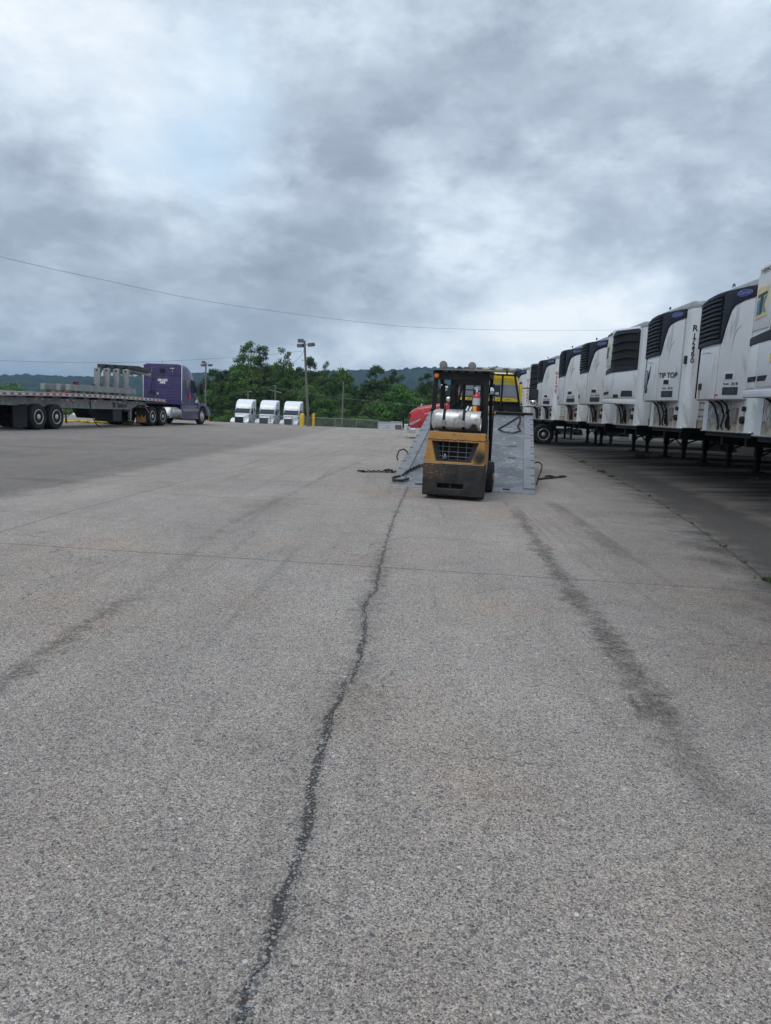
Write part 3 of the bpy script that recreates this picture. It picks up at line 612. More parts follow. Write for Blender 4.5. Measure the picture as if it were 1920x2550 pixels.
def tk_unit(tr, big=False, logo=True, name_=True):
    d = .5; z0, H = 1.76, 2.24
    U = lambda u, v: uv(u, v, 2.2, z0, H)
    sh = MB().prism([U(0, .03), U(1, .0), U(1, .96), U(.92, .995), U(.1, .99), U(.0, .93)], 'x', -d, -d+.3)
    u = obj('refrigeration_unit', sh, white, tr, .09, 4)
    lp = MB().prism([U(-.01, .0), U(1.01, -.02), U(1.01, .045), U(-.01, .055)], 'x', -d-.04, -.01); obj('bottom_lip', lp, white, u, .03, 3)
    v0 = .14 if big else .475
    g = MB().prism([U(.27, v0), U(.97, v0+.015), U(.97, .93), U(.90, .965), U(.36, .96), U(.30, .92)], 'x', -d-.012, -d+.02); obj('grille', g, void if big else grillem, u, .02, 2)
    g = MB().prism([U(.30, v0+.03), U(.94, v0+.04), U(.94, .915), U(.34, .91)], 'x', -d-.016, -d-.004); obj('grille_backing', g, void, u)
    for i in range(4 if not big else 6):
        vz = v0+.11+(.36 if not big else .70)/(3.4 if not big else 5.4)*i
        cr = MB().tube([(-d-.02-.02*math.sin(PI*t), *U(.31+.62*t, vz-.02+.035*math.sin(PI*t*.8))) for t in [k/8 for k in range(9)]], .018, 6); obj('grille_slat', cr, grillem, u)
    if not big:
        bnd = MB().prism([U(-.004, .395), U(.45, .41), U(1.004, .435), U(1.004, .50), U(.3, .485), (U(-.004, .455))], 'x', -d-.01, -.05); obj('black_band', bnd, grillem, u, .01, 1)
        up_ = MB().prism([U(.03, .50), U(.25, .50), U(.28, .93), U(.06, .92)], 'x', -d-.016, -d+.01); obj('upper_panel', up_, white, u, .02, 2)
        for a, b_ in ((.03, .15), (.17, .97)):
            dr = MB().prism([U(a, .07), U(b_, .07), U(b_, .385+.02*b_), U(a, .38)], 'x', -d-.02, -d+.01); obj('lower_door', dr, white, u, .02, 2)
        for a in (.05, .19):
            l = MB().prism([U(a, .115), U(a+.10, .115), U(a+.12, .155), U(a, .155)], 'x', -d-.026, -d-.01); obj('latch', l, void, u, .006, 1)
        l = MB().prism([U(.42, .07), U(.54, .07), U(.54, .115), U(.42, .115)], 'x', -d-.028, -d-.01); obj('vent', l, void, u, .005, 1)
        l = MB().prism([U(.60, .085), U(.90, .085), U(.88, .165), U(.62, .165)], 'x', -d-.03, -d-.01); obj('control_panel', l, black, u, .01, 1)
    if logo:
        cx, cz = (.145, .70)
        y, z = U(cx, cz); hw, hh = .165, .27
        pts = [(y+hw, z-hh), (y-hw, z-hh+.03), (y-hw, z+hh)]
        n = 6
        for i in range(n):
            a = y-hw+2*hw*(i+.0)/n; pts += [(a+2*hw/n*.25, z+hh-.035), (a+2*hw/n*.75, z+hh-.035), (a+2*hw/n, z+hh)]
        m = MB().prism(pts, 'x', -d-.024, -d-.012); obj('emblem', m, mat('emblem_cream', (.60, .50, .28), .5), u)
        xx = -d-.030
        obj('emblem_letter', MB().prism([(y+.12, z+.13), (y-.13, z+.155), (y-.13, z+.11), (y-.03, z+.10), (y-.02, z-.19), (y+.04, z-.2), (y+.04, z+.09), (y+.12, z+.085)], 'x', xx, xx+.01), ink, u)
        obj('emblem_letter', MB().prism([(y+.13, z+.03), (y+.06, z+.05), (y+.05, z-.17), (y+.13, z-.2)], 'x', xx, xx+.01), mat('emblem_blue', (.04, .22, .36), .5), u)
        obj('emblem_letter', MB().prism([(y-.04, z+.06), (y-.13, z+.09), (y-.07, z-.05), (y-.13, z-.18), (y-.05, z-.17)], 'x', xx, xx+.01), mat('emblem_blue', (.04, .22, .36), .5), u)
    if name_:
        text_at('worn_lettering', 'THERMO KING', .10, .20, z0+.925*H, .03, ink, u, sx=1.)
    wrap_unit(u, d)
    return u

PROTO = {}
def trailer_body(kind, label, yc, x0=6.36, rz=0., **k):
    t = thing('refrigerated_trailer', label, 'trailer', (x0, yc, .15), rz, 'refrigerated trailers parked in a row nose out')
    L = 16.1; c0 = kind; zb, zt = 1.13, 4.07
    b = MB(); c = .13
    CR = [(.2*(1-math.cos(a)), 1.10+.2*math.sin(a)) for a in [PI/2*i/6 for i in range(7)]]
    b.prism([(x, -y) for x, y in CR]+[(L, -1.3), (L, 1.3)]+CR[::-1], 'z', zb+.11, zt-.10); body = obj('body', b, white_w if k.get('worn', 1) else white, t)
    r_ = MB().prism([(x*1.0-.015, -y-.015) for x, y in CR]+[(L, -1.315), (L, 1.315)]+[(x-.015, y+.015) for x, y in CR[::-1]], 'z', zt-.16, zt+.0)
    obj('roof', r_, alu, t, .02, 2)
    for s in (-1, 1):
        p = MB()
        for i in range(7):
            pass
        q = [(.2*(1-math.cos(a))-.012, s*(1.10+.2*math.sin(a)+.012)) for a in [PI/2*i/8 for i in range(9)]]
        q2 = [(x+.03, y-s*.03) for x, y in q][::-1]
        p.prism([(-.012, s*.90)]+q+[(.32, s*1.312)]+[(.32, s*1.282)]+q2+[(.02, s*.90)], 'z', zb+.0, zt-.16)
        obj('corner_post', p, postw, t)
        obj('bottom_rail', MB().box(.3, L, s*1.3-.012, s*1.3+.012, zb, zb+.20), cream, body)
        if s < 0:
            for i in range(13): obj('panel_seam', MB().box(1.0+1.2*i-.02, 1.0+1.2*i+.02, -1.309, -1.30, zb+.2, zt-.1), alu, body) if i < 4 else None
            for i in range(4): obj('logistic_rail', MB().box(.32, 6, -1.312, -1.30, zb+.28+.16*i, zb+.30+.16*i), alu, body)
    # nose: scuff plate with quilted lines, hoses, connectors
    obj('kick_plate', MB().box(-.008, .0, -1.1, 1.1, zb, zb+.24), cream, body)
    obj('front_sill', MB().box(-.03, .08, -1.2, 1.2, zb-.035, zb), alu, body, .01, 1)
    q = MB()
    for i in range(7):
        for j in range(2):
            cy, cz = .9-.17*i, zb+.30+.30*j+(.15 if i % 2 else 0)-.04
            q.tube([(-.008, cy+a*.16, cz+b_*.15) for a, b_ in ((0, 1), (.55, 0), (0, -1), (-.55, 0))], .005, 4, True)
    obj('quilted_seams', q, steelgrey, body)
    for (ya, yb_, sw) in ((.35, .2, .05), (.0, .08, -.06), (-.25, -.30, .04)):
        h = MB().tube([(-.25, ya, 1.76), (-.12, ya, 1.66), (-.05, (ya+yb_)/2+sw, 1.45), (-.05, yb_, 1.22), (-.04, yb_+sw, 1.16)], .020, 6); obj('hose', h, blk, t)
    obj('connector_box', MB().cb((-.03, -.48, 1.45), (.06, .18, .30)), mat('old_panel', (.16, .13, .12), .6, dirt=(.3, .1, .05)), t, .01, 1)
    obj('socket', MB().cyl((-.06, -.82, 1.36), (0, -.82, 1.36), .075).cyl((-.08, -.82, 1.38), (0, -.82, 1.38), .03), blk, t)
    obj('socket', MB().cyl((-.06, -.87, 1.58), (0, -.87, 1.58), .05), blk, t)
    obj('air_coupling', MB().tube([(-.05, -.2, 1.55), (-.09, -.24, 1.5), (-.08, -.30, 1.42), (-.09, -.26, 1.3), (-.05, -.22, 1.2)], .035, 6), blk, t)
    # underside
    u_ = MB().box(.05, 2.2, -1.1, 1.1, zb-.12, zb-.036); 
    for i in range(5): u_.box(2.2+i*.9, 2.3+i*.9, -1.25, 1.25, zb-.12, zb-.002)
    u_.box(.2, 5.2, -.62, -.52, zb-.30, zb-.12).box(.2, 5.2, .52, .62, zb-.30, zb-.12)
    obj('underframe', u_, blk, t)
    lg = MB().box(2.75, 2.95, -.95, .95, zb-.22, zb-.12); lg.tube([(2.85, -.8, .42), (2.85, .8, .95)], .025, 5).tube([(2.85, .8, .42), (2.85, -.8, .95)], .025, 5)
    g = obj('landing_gear', lg, blk, t)
    for s in (-1, 1):
        obj('leg', MB().box(2.77, 2.93, s*.9-.08, s*.9+.08, .45, zb-.02).box(2.79, 2.91, s*.9-.055, s*.9+.055, .04, .5).box(2.68, 3.02, s*.9-.14, s*.9+.14, 0, .04), blk, g)
        obj('leg_brace', MB().tube([(2.9, s*.9, .55), (4.1, s*.6, zb-.15)], .03, 5), blk, g)
    bo = MB().box(12.0, 15.6, -.6, -.5, zb-.4, zb-.1).box(12.0, 15.6, .5, .6, zb-.4, zb-.1)
    for wx in (12.9, 14.15): bo.cyl((wx, -.9, .52), (wx, .9, .52), .06)
    obj('bogie', bo, blk, t)
    for wx in (12.9, 14.15):
        for s in (-1, 1):
            o = wheel(t, (wx, s*1.27, .52), s, 'dual'); o.rotation_euler = (0, 0, (-PI/2 if s < 0 else PI/2))
            # wheel mesh axis is x: turn it across the trailer
    if k.get('skirt'):
        for s in (-1, 1):
            obj('side_skirt', MB().prism([(4.1, zb), (4.5, .35), (11.5, .35), (11.5, zb)], 'y', s*1.27-.01, s*1.27+.01), white, t)
    if kind in PROTO: u = copy_tree(PROTO[kind], t)
    else: u = PROTO[kind] = carrier_unit(t) if kind == 'carrier' else tk_unit(t, kind == 'tk_old', kind != 'tk_old', kind != 'tk_old')
    return t, u
def vertical_code(t, code, y, z1, mats, size=.26, step=.235):
    for i, ch in enumerate(code):
        text('code_letter', ch, size, '-x', (-.017, y, z1-i*step), mats[0] if i else mats[1], t, bold=.006)
for i in range(8):
    x_ = 13.5+4.4*i; t = thing('far_trailer', 'white trailer seen from the rear far beyond the gaps under the parked row', 'trailer', (x_, 64+(i%3)*1.2, -.62), 0, 'far trailers beyond the parked row')
    obj('body', MB().box(-1.28, 1.28, 0, 14, 1.1, 3.2), white, t, .03, 2); obj('rear_bumper', MB().box(-1.2, 1.2, -.02, .08, .45, .58), steelgrey, t)
    obj('underframe', MB().box(-.9, .9, .1, 13.8, .8, 1.1), blk, t)
    for s_ in (-1, 1): wheel(t, (s_*1.27, 1.2, .52), s_, 'dual'); obj('side_skirt', MB().box(s_*1.27-.01, s_*1.27+.01, 3, 11, .35, 1.1), white, t)
def back_trailer(y):
    t = thing('parked_trailer', 'white trailer of the back row glimpsed under the refrigerated trailers', 'trailer', (24.5, y, .15), 0, 'trailers parked in the back row')
    obj('body', MB().box(0, 15, -1.28, 1.28, 1.1, 3.95), white_w, t, .03, 2); obj('underframe', MB().box(.2, 14.8, -.9, .9, .95, 1.1), blk, t)
    if int(y) % 3 != 0: obj('side_skirt', MB().prism([(4., 1.1), (4.6, .35), (9.5, .35), (9.5, 1.1)], 'y', -1.28, -1.25), white, t)
    obj('rear_bumper', MB().box(.0, .08, -1.2, 1.2, .45, .58).box(.0, .08, -.6, -.52, .5, 1.1).box(.0, .08, .52, .6, .5, 1.1), steelgrey, t)
    for wx in (1.6, 2.85):
        for s_ in (-1, 1): o = wheel(t, (wx, s_*1.27, .52), s_, 'dual'); o.rotation_euler = (0, 0, (-PI/2 if s_ < 0 else PI/2))
for i in range(14): back_trailer(9.+3.65*i)
# wheel orientation on trailers: outer face must point to +-y
TZ = trailer_body('tk', 'nearest white refrigerated trailer, cut by the right edge, cream and blue emblem on its unit', 11.62, 5.83, 0, skirt=0)
TA = trailer_body('carrier', 'white refrigerated trailer with rust streak under its unit latch, second nearest in the row', 15.26, skirt=0)
TB = trailer_body('carrier', 'white refrigerated trailer lettered TIP TOP with R172390 down its corner post', 18.9, skirt=1)
TC = trailer_body('tk', 'white refrigerated trailer with a wide curved-slat grille, just beyond the TIP TOP one', 22.5, skirt=0)
TD = trailer_body('carrier', 'white refrigerated trailer parked just beyond the wide-grille one, black slatted unit top', 26.1, skirt=1)
TE = trailer_body('carrier', 'white refrigerated trailer standing just on the near side of the wide gap in the row', 30.05, skirt=0)
TF = trailer_body('carrier', 'white refrigerated trailer beyond the wide gap, with red R code on its corner post', 35.45, skirt=0)
TG = trailer_body('tk_old', 'dirty white refrigerated trailer with black unit front coupled to the red tractor', 38.35, skirt=0)
TH = trailer_body('carrier', 'farthest refrigerated trailer, beside the yellow cab, red code on its corner post', 44.3, skirt=0)
for q_ in (TC, TD, TE, TF, TG, TH): q_[1].scale = (1.5, 1.12, 1); q_[1].location.x = .06
TZ[0].scale.z = .965; TA[0].scale.z = .985; TD[0].scale.z = .99; TE[0].scale.z = 1.008; TC[0].scale.z = .992
def post_code(tr, code, z1, step, size, m, ang=52, first=1.):
    a = R(ang); nx, ny = -math.cos(a), -math.sin(a); cx, cy = .2+nx*.219, -1.10+ny*.219
    for i, ch in enumerate(code):
        o = text('code_letter', ch, size*(first if i == 0 else 1), '-x', (0, 0, 0), m, tr, bold=.006)
        o.matrix_local = Matrix(((-ny, 0, nx, cx), (nx, 0, ny, cy), (0, 1, 0, z1-i*step-(.06 if i and first > 1 else 0)), (0, 0, 0, 1)))
post_code(TB[0], 'R172390', 3.44, .114, .155, ink, first=1.25)
text_at('lettering', 'TIP TOP', .18, .70, 2.38, .036, ink, TB[1], bold=.003)
em = MB().prism([(.88, 2.10), (.84, 2.18), (.80, 2.07), (.74, 2.08), (.70, 2.25), (.66, 2.42), (.57, 2.66), (.60, 2.36), (.66, 2.40), (.74, 2.55), (.90, 2.55), (.92, 2.32)], 'x', -.486, -.472)
em = obj('bird_emblem', em, mat('emblem_teal', (.04, .10, .17), .5), TB[1]); wrap(em, .45)
text_at('emblem_letter', 'PAM', .14, .13, 2.38, .036, inkw, TB[1], spin=-PI/2)
post_code(TF[0], 'R3248', 3.25, .2, .22, inkred, 42); post_code(TF[0], 'R3248', 3.3, .2, .20, ink, 86)
post_code(TH[0], 'R160607', 3.3, .2, .22, inkred, 50)
for tt in (TF, TG): 
    obj('length_plate', MB().box(.5, 1.7, -1.325, -1.313, 1.55, 2.02), white, tt[0]); text('length_lettering', "53'", .34, '-y', (1.15, -1.328, 1.84), ink, tt[0], bold=.008)
wrap(obj('rust_streak', MB().prism([(.80, 1.80), (.76, 1.80), (.74, 1.97), (.83, 1.97)], 'x', -.4755, -.473), mat('rust_stain', (.33, .20, .11), .8), TA[1]), .45)
wrap(obj('sticker', MB().box(-.482, -.474, .02, .15, 1.83, 1.87), inkred, TA[1]), .45)
wrap(obj('warning_sticker', MB().box(-.528, -.518, .10, .40, 2.30, 2.46), mat('sticker_yellow', (.60, .42, .06), .5), TZ[1]), .5)
obj('marker_lamp', MB().box(-.06, .02, -1.16, -1.06, 2.63, 2.82), black, TB[0], .01, 1)


# ------------------------------------------------------------------ tractors
def tractor(name, label, loc, rz, P, group=None):
    t = thing(name, label, 'truck', loc, rz, group)
    pm, back, rt = P['paint'], P['back'], P['roof']; pm2 = P.get('paint2', pm)
    hw = P.get('hw', 1.2); wb = P.get('ws', -1.85); base = P.get('base', 1.18); hh = P.get('hood', 1.75)
    wt_ = wb-.62                                   # windshield top
    day = P.get('day', 0)
    rings = []
    wtz = P.get('wtz', 2.72)
    rings.append(rr(wb+.02, hw*.86, base, hh+.13, .08, .05, hw*.82))
    rings.append(rr(wt_, hw*.93, base, wtz, .18, .05, hw*.84))
    if day:
        rings.append(rr(wt_-.25, hw*.96, base, wtz+.12, .22, .05, hw*.87))
        rings.append(rr(back+.25, hw, base, rt, .25, .05, hw*.93)); rings.append(rr(back, hw, base, rt-.05, .22, .05, hw*.93))
    else:
        q = wt_-back
        rings.append(rr(wt_-.02, hw*.95, base, wtz+.10, .16, .05, hw*.90))
        for a, b_ in ((.12, .40), (.26, .66), (.45, .88), (.68, .98), (1., 1.)):
            rings.append(rr(wt_-q*a, hw*(.95+.05*min(1, a*2.5)), base, wtz+.10+(rt-wtz-.10)*b_, .20, .05, hw*(.90+.06*min(1, a*2))))
    cab = obj('cab', MB().loft(rings), P.get('sidepaint', pm), t, 0, ang=40)
    # skirts under cab and sleeper
    if P.get('skirt', 1):
        for q_ in (-1, 1):
            a_, b2 = sorted((q_*(hw-.14), q_*(hw-.02))); obj('side_fairing', MB().box(a_, b2, back+.05, wb-.1, .33, base), P.get('sidepaint', pm), t, .03, 2)
            a_, b2 = sorted((q_*(hw-.025), q_*(hw+.005))); obj('fairing_trim', MB().box(a_, b2, back+.1, wb-.15, .80, .97), steelgrey if pm is purple else P.get('trim', clean_w), t, .005, 1)
    # hood and wings
    hr = [rr(wb+.03, hw*.86, base-.3, hh+.12, .16, .1, hw*.70), rr(wb+.5, hw*.80, base-.35, hh+.06, .18, .1, hw*.62), rr(-.45, hw*.66, base-.4, hh-.14, .2, .1, hw*.52), rr(-.10, hw*.60, base-.45, hh-P.get('hd', .36), .22, .1, hw*.46), rr(.0, hw*.52, base-.45, hh-P.get('hd', .36)-.12, .12, .1, hw*.42)]
    obj('hood', MB().loft(hr), pm2, t, 0, ang=40)
    for s in (-1, 1):
        f = MB()
        prof = [(-1.28+.62*math.cos(a), .60+.62*math.sin(a)) for a in [PI*i/10 for i in range(11)]]
        out = [(-.05, .55), (-.05, .86), (-.45, 1.12), (-1.0, 1.30), (-1.95, 1.32), (-2.0, .6)]
        inn = [(-1.90, .55)]+[(-1.28-.60*math.cos(a), .56+.60*math.sin(a)) for a in [PI*i/8 for i in range(9)]]
        poly = out+inn
        x0_, x1_ = (hw*.55, hw*1.0) if s > 0 else (-hw*1.0, -hw*.55)
        f.prism(poly, 'x', x0_, x1_); obj('wing', f, pm2, t, .05, 2)
        hl = MB().prism([(-.02, .78), (-.30, .90), (-.62, 1.06), (-.55, .92), (-.20, .70), (-.03, .66)], 'x', s*(hw*.80), s*(hw*1.012)); obj('headlight', hl, mat('headlamp', (.45, .47, .5), .12, .5, .3, 9), t, .02, 1)
        wheel(t, (s*(hw-.02), -1.28, .52), s, 'steer')
        for y_ in P['drives']: wheel(t, (s*1.24, y_, .52), s, 'dual')
        # door, windows
        wy0, wy1 = wb-.28, wb-1.02
        dw = MB().prism([(wy0-.02, hh+.22), (wy0-.42, wtz-.10), (wy1, wtz-.06), (wy1, hh+.20)], 'x', s*hw*.93, s*(hw*.965+.015)); dw = obj('door_window', dw, glassd, t, .01, 1)
        M_ = 1
        dr = MB().tube([(s*(hw*.985+.004), y_, z_) for y_, z_ in [(wb-.12, base+.03), (wb-.14, hh+.1), (wy0-.44, wtz-.04), (wy1-.05, wtz), (wy1-.05, base+.03)]], .008, 4, True); obj('door_seam', dr, void, t)
        obj('door_handle', MB().cb((s*(hw+.004), wy1+.05, hh-.02), (.03, .14, .035)), blk, t, .004, 1)
        if not day:
            wz = P.get('swin', (2.18, 2.66)); wym = (back+wy1)/2
            obj('sleeper_window', MB().box(min(s*hw*.96, s*(hw+.006)), max(s*hw*.96, s*(hw+.006)), wym-.24, wym+.24, *wz), P.get('swm', glassd), t, .03, 2)
            obj('roof_vent', MB().prism([(wt_-.75, rt-.55), (wt_-.82, rt-.30), (wt_-.55, rt-.85), (wt_-.5, rt-.95)], 'x', s*hw*.9, s*(hw*.985+.01)), black, t) if P.get('vent') else None
        # mirror
        mx = s*(hw+.17)
        mi = MB().tube([(s*hw*.93, wy0+.1, 2.45), (mx, wy0+.2, 2.45)], .02, 5).tube([(s*hw*.93, wy0+.1, 1.95), (mx, wy0+.2, 1.9)], .02, 5)
        mi.box(mx-.11, mx+.11, wy0+.17, wy0+.27, 1.85, 2.5) if P.get('mir', 1) else 0
        mo = obj('mirror', mi, P.get('mirm', black), t, .02, 2)
        obj('hood_mirror', MB().tube([(s*hw*.85, -.75, 1.22), (s*(hw+.02), -.62, 1.62)], .018, 5).cb((s*(hw+.03), -.6, 1.68), (.14, .06, .22)), P.get('hmm', black), t, .015, 1)
        # tank and steps
        y0_, y1_ = (back-.05, back+.9) if not P.get('tankb') else P['tankb']
        obj('fuel_tank', MB().lathe([(.0001, y0_-.02), (.25, y0_-.01), (.31, y0_+.03), (.31, y1_-.03), (.25, y1_+.01), (.0001, y1_+.02)], (s*.88, 0, .72), 'y', 24), P.get('tankm', alu), t)
        obj('tank_band', MB().lathe([(.315, y0_+.2), (.318, y0_+.2), (.318, y0_+.26), (.315, y0_+.26)], (s*.88, 0, .72), 'y', 24).lathe([(.315, y1_-.26), (.318, y1_-.26), (.318, y1_-.2), (.315, y1_-.2)], (s*.88, 0, .72), 'y', 24), chrome, t)
        obj('mudflap', MB().box(s*.95-.30, s*.95+.30, P['drives'][-1]-.72, P['drives'][-1]-.70, .15, .85), black, t)
    ws = MB()
    z0w, z1w = hh+.20, wtz-.10
    ws.add([(-hw*.80, wb+.045, z0w), (hw*.80, wb+.045, z0w), (hw*.80, wt_+.075, z1w), (-hw*.80, wt_+.075, z1w), (-hw*.80, wb-.08, z0w), (hw*.80, wb-.08, z0w), (hw*.80, wt_-.08, z1w), (-hw*.80, wt_-.08, z1w)],
           [(0, 1, 2, 3), (7, 6, 5, 4), (0, 4, 5, 1), (1, 5, 6, 2), (2, 6, 7, 3), (3, 7, 4, 0)])
    obj('windscreen', ws, glassd, t, .01, 1)
    gt = hh-P.get('hd', .36)-.14
    gr = obj('grille', MB().prism([(-hw*.50, gt), (hw*.50, gt), (hw*.42, .45), (-hw*.42, .45)], 'y', -.03, .045), black, t, .02, 2)
    for i in range(6): obj('grille_bar', MB().box(-hw*.42, hw*.42, .045, .06, .52+.12*i, .545+.12*i), P.get('barm', grillem), gr)
    obj('bumper', MB().prism([(-hw, -.35), (-hw*.92, -.02), (-hw*.5, .10), (hw*.5, .10), (hw*.92, -.02), (hw, -.35), (hw*.9, -.35), (-hw*.9, -.35)], 'z', .28, .62), P.get('bump', black), t, .03, 2)
    for x_ in (-.5, -.15, 0, .15, .5): obj('marker_light', MB().cb((x_*hw*1.3, wt_+.06, wtz+.045), (.09, .07, .035)), orange, t, .008, 1)
    # chassis
    lo = P['drives'][-1]-.75
    fr = MB().box(-.45, -.36, lo, -.5, .72, .98).box(.36, .45, lo, -.5, .72, .98)
    for y_ in P['drives']: fr.cyl((-1, y_, .52), (1, y_, .52), .07).ball((0, y_, .52), .2)
    fr.cyl((-.95, -1.28, .5), (.95, -1.28, .5), .05).box(-.36, .36, lo, lo+.08, .72, .98).box(-.5, .5, back+.1, -.6, .55, .95)
    obj('chassis', fr, blk, t)
    if P.get('fifth', 1): obj('fifth_wheel', MB().lathe([(.0001, 0), (.45, .0), (.45, .05), (.0001, .06)], (0, sum(P['drives'])/2, 1.02), 'z', 20).box(-.45, .45, sum(P['drives'])/2-.75, sum(P['drives'])/2, 1.0, 1.05), blk, t)
    return t

# white road tractors beyond the crest
PW = dict(paint=clean_w, back=-5.0, roof=3.86, drives=(-6.4, -7.65), ws=-1.8, vent=1, wtz=2.72, hood=1.78, hd=.16)
WT = tractor('white_tractor', 'leftmost of the three white sleeper tractors facing the yard by the trees', (-23.45, 96, -1.78), PI, PW, 'white tractors parked abreast')
for lab, X in (('middle of the three white sleeper tractors facing the yard by the trees', -20.15), ('white sleeper tractor nearest the light pole and its yellow bollards', -16.85)):
    c = copy_tree(WT); c.location = (X, 96, -1.78); c['label'] = lab
# the low white roofs glimpsed under the flatbed
for X, lab in ((-47.4, 'larger of two low white van roofs seen under the flatbed trailer'), (-45.6, 'smaller low white van roof seen under the flatbed, right one of two')):
    v_ = thing('white_van', lab, 'van', (X, 101, -2.9), PI/2+.2, 'white vans seen under the flatbed')
    m = MB().loft([rr(2.4, .80, .4, .95, .15, .05), rr(1.5, .92, .35, 1.25, .2, .05), rr(.8, .96, .35, 1.98, .25, .05, .80), rr(.2, .98, .35, 2.10, .25, .05, .85), rr(-2.4, .98, .35, 2.10, .2, .05, .88)])
    obj('body', m, clean_w, v_); obj('windscreen', MB().add([(-.75, 1.50, 1.30), (.75, 1.50, 1.30), (.68, .86, 1.90), (-.68, .86, 1.90), (-.75, 1.40, 1.25), (.75, 1.4, 1.25), (.68, .8, 1.85), (-.68, .8, 1.85)], [(0, 1, 2, 3), (7, 6, 5, 4), (0, 4, 5, 1), (1, 5, 6, 2), (2, 6, 7, 3), (3, 7, 4, 0)]), glassd, v_)
    for sx_ in (-1, 1):
        for y_ in (1.6, -1.5): wheel(v_, (sx_*.97, y_, .36), sx_, 'steer', .68)

# red day-cab under trailer G, facing left
PR = dict(paint=red, back=-3.7, roof=2.95, drives=(-5.6, -6.85), ws=-1.95, day=1, wtz=2.62, hood=1.78, bump=chrome, hmm=chrome, barm=chrome, skirt=1, trim=red)
RT = tractor('red_tractor', 'red day-cab tractor facing left behind the forklift, coupled to the dirty trailer', (-.33, 38.4, .0), PI/2, PR)
obj('exhaust_stack', MB().cyl((.95, -3.85, .8), (.95, -3.85, 3.1), .07).cyl((.95, -3.85, 3.1), (.95, -3.98, 3.25), .07), chrome, RT)
obj('exhaust_stack', MB().cyl((-.95, -3.85, .8), (-.95, -3.85, 3.1), .07).cyl((-.95, -3.85, 3.1), (-.95, -3.98, 3.25), .07), chrome, RT)
obj('grille_guard', MB().tube([(-.8, .3, .5), (-.8, .34, 1.15), (.8, .34, 1.15), (.8, .3, .5)], .03, 6).tube([(-.3, .3, .5), (-.3, .34, 1.15)], .025, 6).tube([(.3, .3, .5), (.3, .34, 1.15)], .025, 6), blk, RT)
obj('hood_stripe', MB().tube([(-.985, -1.7, 1.50), (-.93, -1.2, 1.40), (-.86, -.75, 1.28)], .012, 4), clean_w, RT)

# purple sleeper tractor and flatbed
RIGH = R(6.5); rh = Vector((math.sin(RIGH), math.cos(RIGH), 0)); rp = Vector((math.cos(RIGH), -math.sin(RIGH), 0))
RIG0 = Vector((-15.12, 28.7, 0))-rp*1.26                # centre line at the rear axle of the trailer
def rig(s): p = RIG0+rh*s; return (p.x, p.y, 0)
PP = dict(paint=purple, paint2=purple2, sidepaint=purple2, back=-4.25, roof=3.5, drives=(-6.75, -7.95), ws=-1.75, wtz=2.72, hood=1.72, tankb=(-5.55, -4.35), swm=mat('curtained_window', (.13, .14, .12), .4), mirm=black)
PT = tractor('purple_tractor', 'purple sleeper tractor lettered GRAPE APE pulling the flatbed trailer', rig(17.75), -RIGH, PP)
bw = MB().box(-1.19, 1.19, -4.29, -4.252, 1.20, 3.42); back_wall = obj('rear_wall', bw, purple, PT, .01, 1)
for z_ in (1.45, 1.62, 1.79, 1.96, 2.13, 2.30, 2.83, 3.0, 3.17):
    obj('rear_rib', MB().box(-1.17, 1.17, -4.302, -4.289, z_-.018, z_+.018), purple, back_wall, .005, 1)
obj('rear_panel', MB().box(-.42, .62, -4.308, -4.289, 2.18, 2.76), purple, back_wall, .01, 1)
obj('rear_ledge', MB().box(-1.19, 1.19, -4.32, -4.289, 2.86, 2.90), purple, back_wall, .01, 1)
text('cab_lettering', 'GRAPE\nAPE', .17, '-y', (.02, -4.312, 2.49), inkw, back_wall, bold=.012, sx=1.15, line=.82)
for s in (-1, 1):
    obj('work_light', MB().box(s*.62-.13, s*.62+.13, -4.33, -4.30, 3.24, 3.27), inkw if s > 0 else inkred, back_wall)
    obj('corner_trim', MB().box(s*1.19-.02, s*1.19+.02, -4.30, -4.22, 1.2, 3.42), chrome, back_wall, .006, 1)
    obj('roof_bracket', MB().box(s*.64-.012, s*.64+.012, -4.32, -4.30, 3.02, 3.24), alu, back_wall)
obj('rear_vent', MB().prism([(-.12, 3.0), (.12, 3.0), (.14, 3.22), (-.14, 3.22)], 'y', -4.36, -4.30), void, back_wall)
obj('round_plate', MB().cyl((-.28, -4.29, 1.78), (-.28, -4.315, 1.78), .075), alu, back_wall)
obj('air_line', MB().tube([(-.55, -4.36, 2.72), (-.60, -4.5, 2.1), (-.72, -4.6, 1.7), (-.74, -5.0, 1.2)], .022, 5).cyl((-.60, -4.4, 1.95), (-.64, -4.5, 1.75), .05), blk, PT)
obj('antenna', MB().tube([(-.1, -4.1, 3.45), (-.1, -4.1, 3.75)], .008, 4), blk, PT)
obj('step_box', MB().box(.80, 1.2, -4.35, -4.28, .42, .9), alu, PT, .02, 1)
obj('battery_cover', MB().prism([(-5.85, .55), (-5.62, 1.02), (-5.55, 1.02), (-5.55, .45), (-5.8, .42)], 'x', .62, 1.18), alu, PT, .01, 1)
obj('door_graphic', MB().box(1.205, 1.215, -3.35, -3.05, 1.55, 1.85), inkred, PT); obj('door_graphic', MB().box(1.205, 1.215, -2.35, -2.2, 1.3, 1.5), inkw, PT)
obj('flap_print', MB().prism([(.72, .2), (1.2, .2), (1.2, .62), (1.08, .45), (.96, .62), (.84, .45), (.72, .62)], 'y', -8.675, -8.671), mat('flap_yellow', (.45, .30, .05), .6, dirt=(.35, .04, .03), damt=.6, dsc=4), PT)
obj('flap_bracket', MB().tube([(.62, -8.6, .98), (1.15, -8.6, .98), (1.32, -8.55, .72)], .025, 5), mat('red_white_tape', (.45, .10, .10), .5), PT)

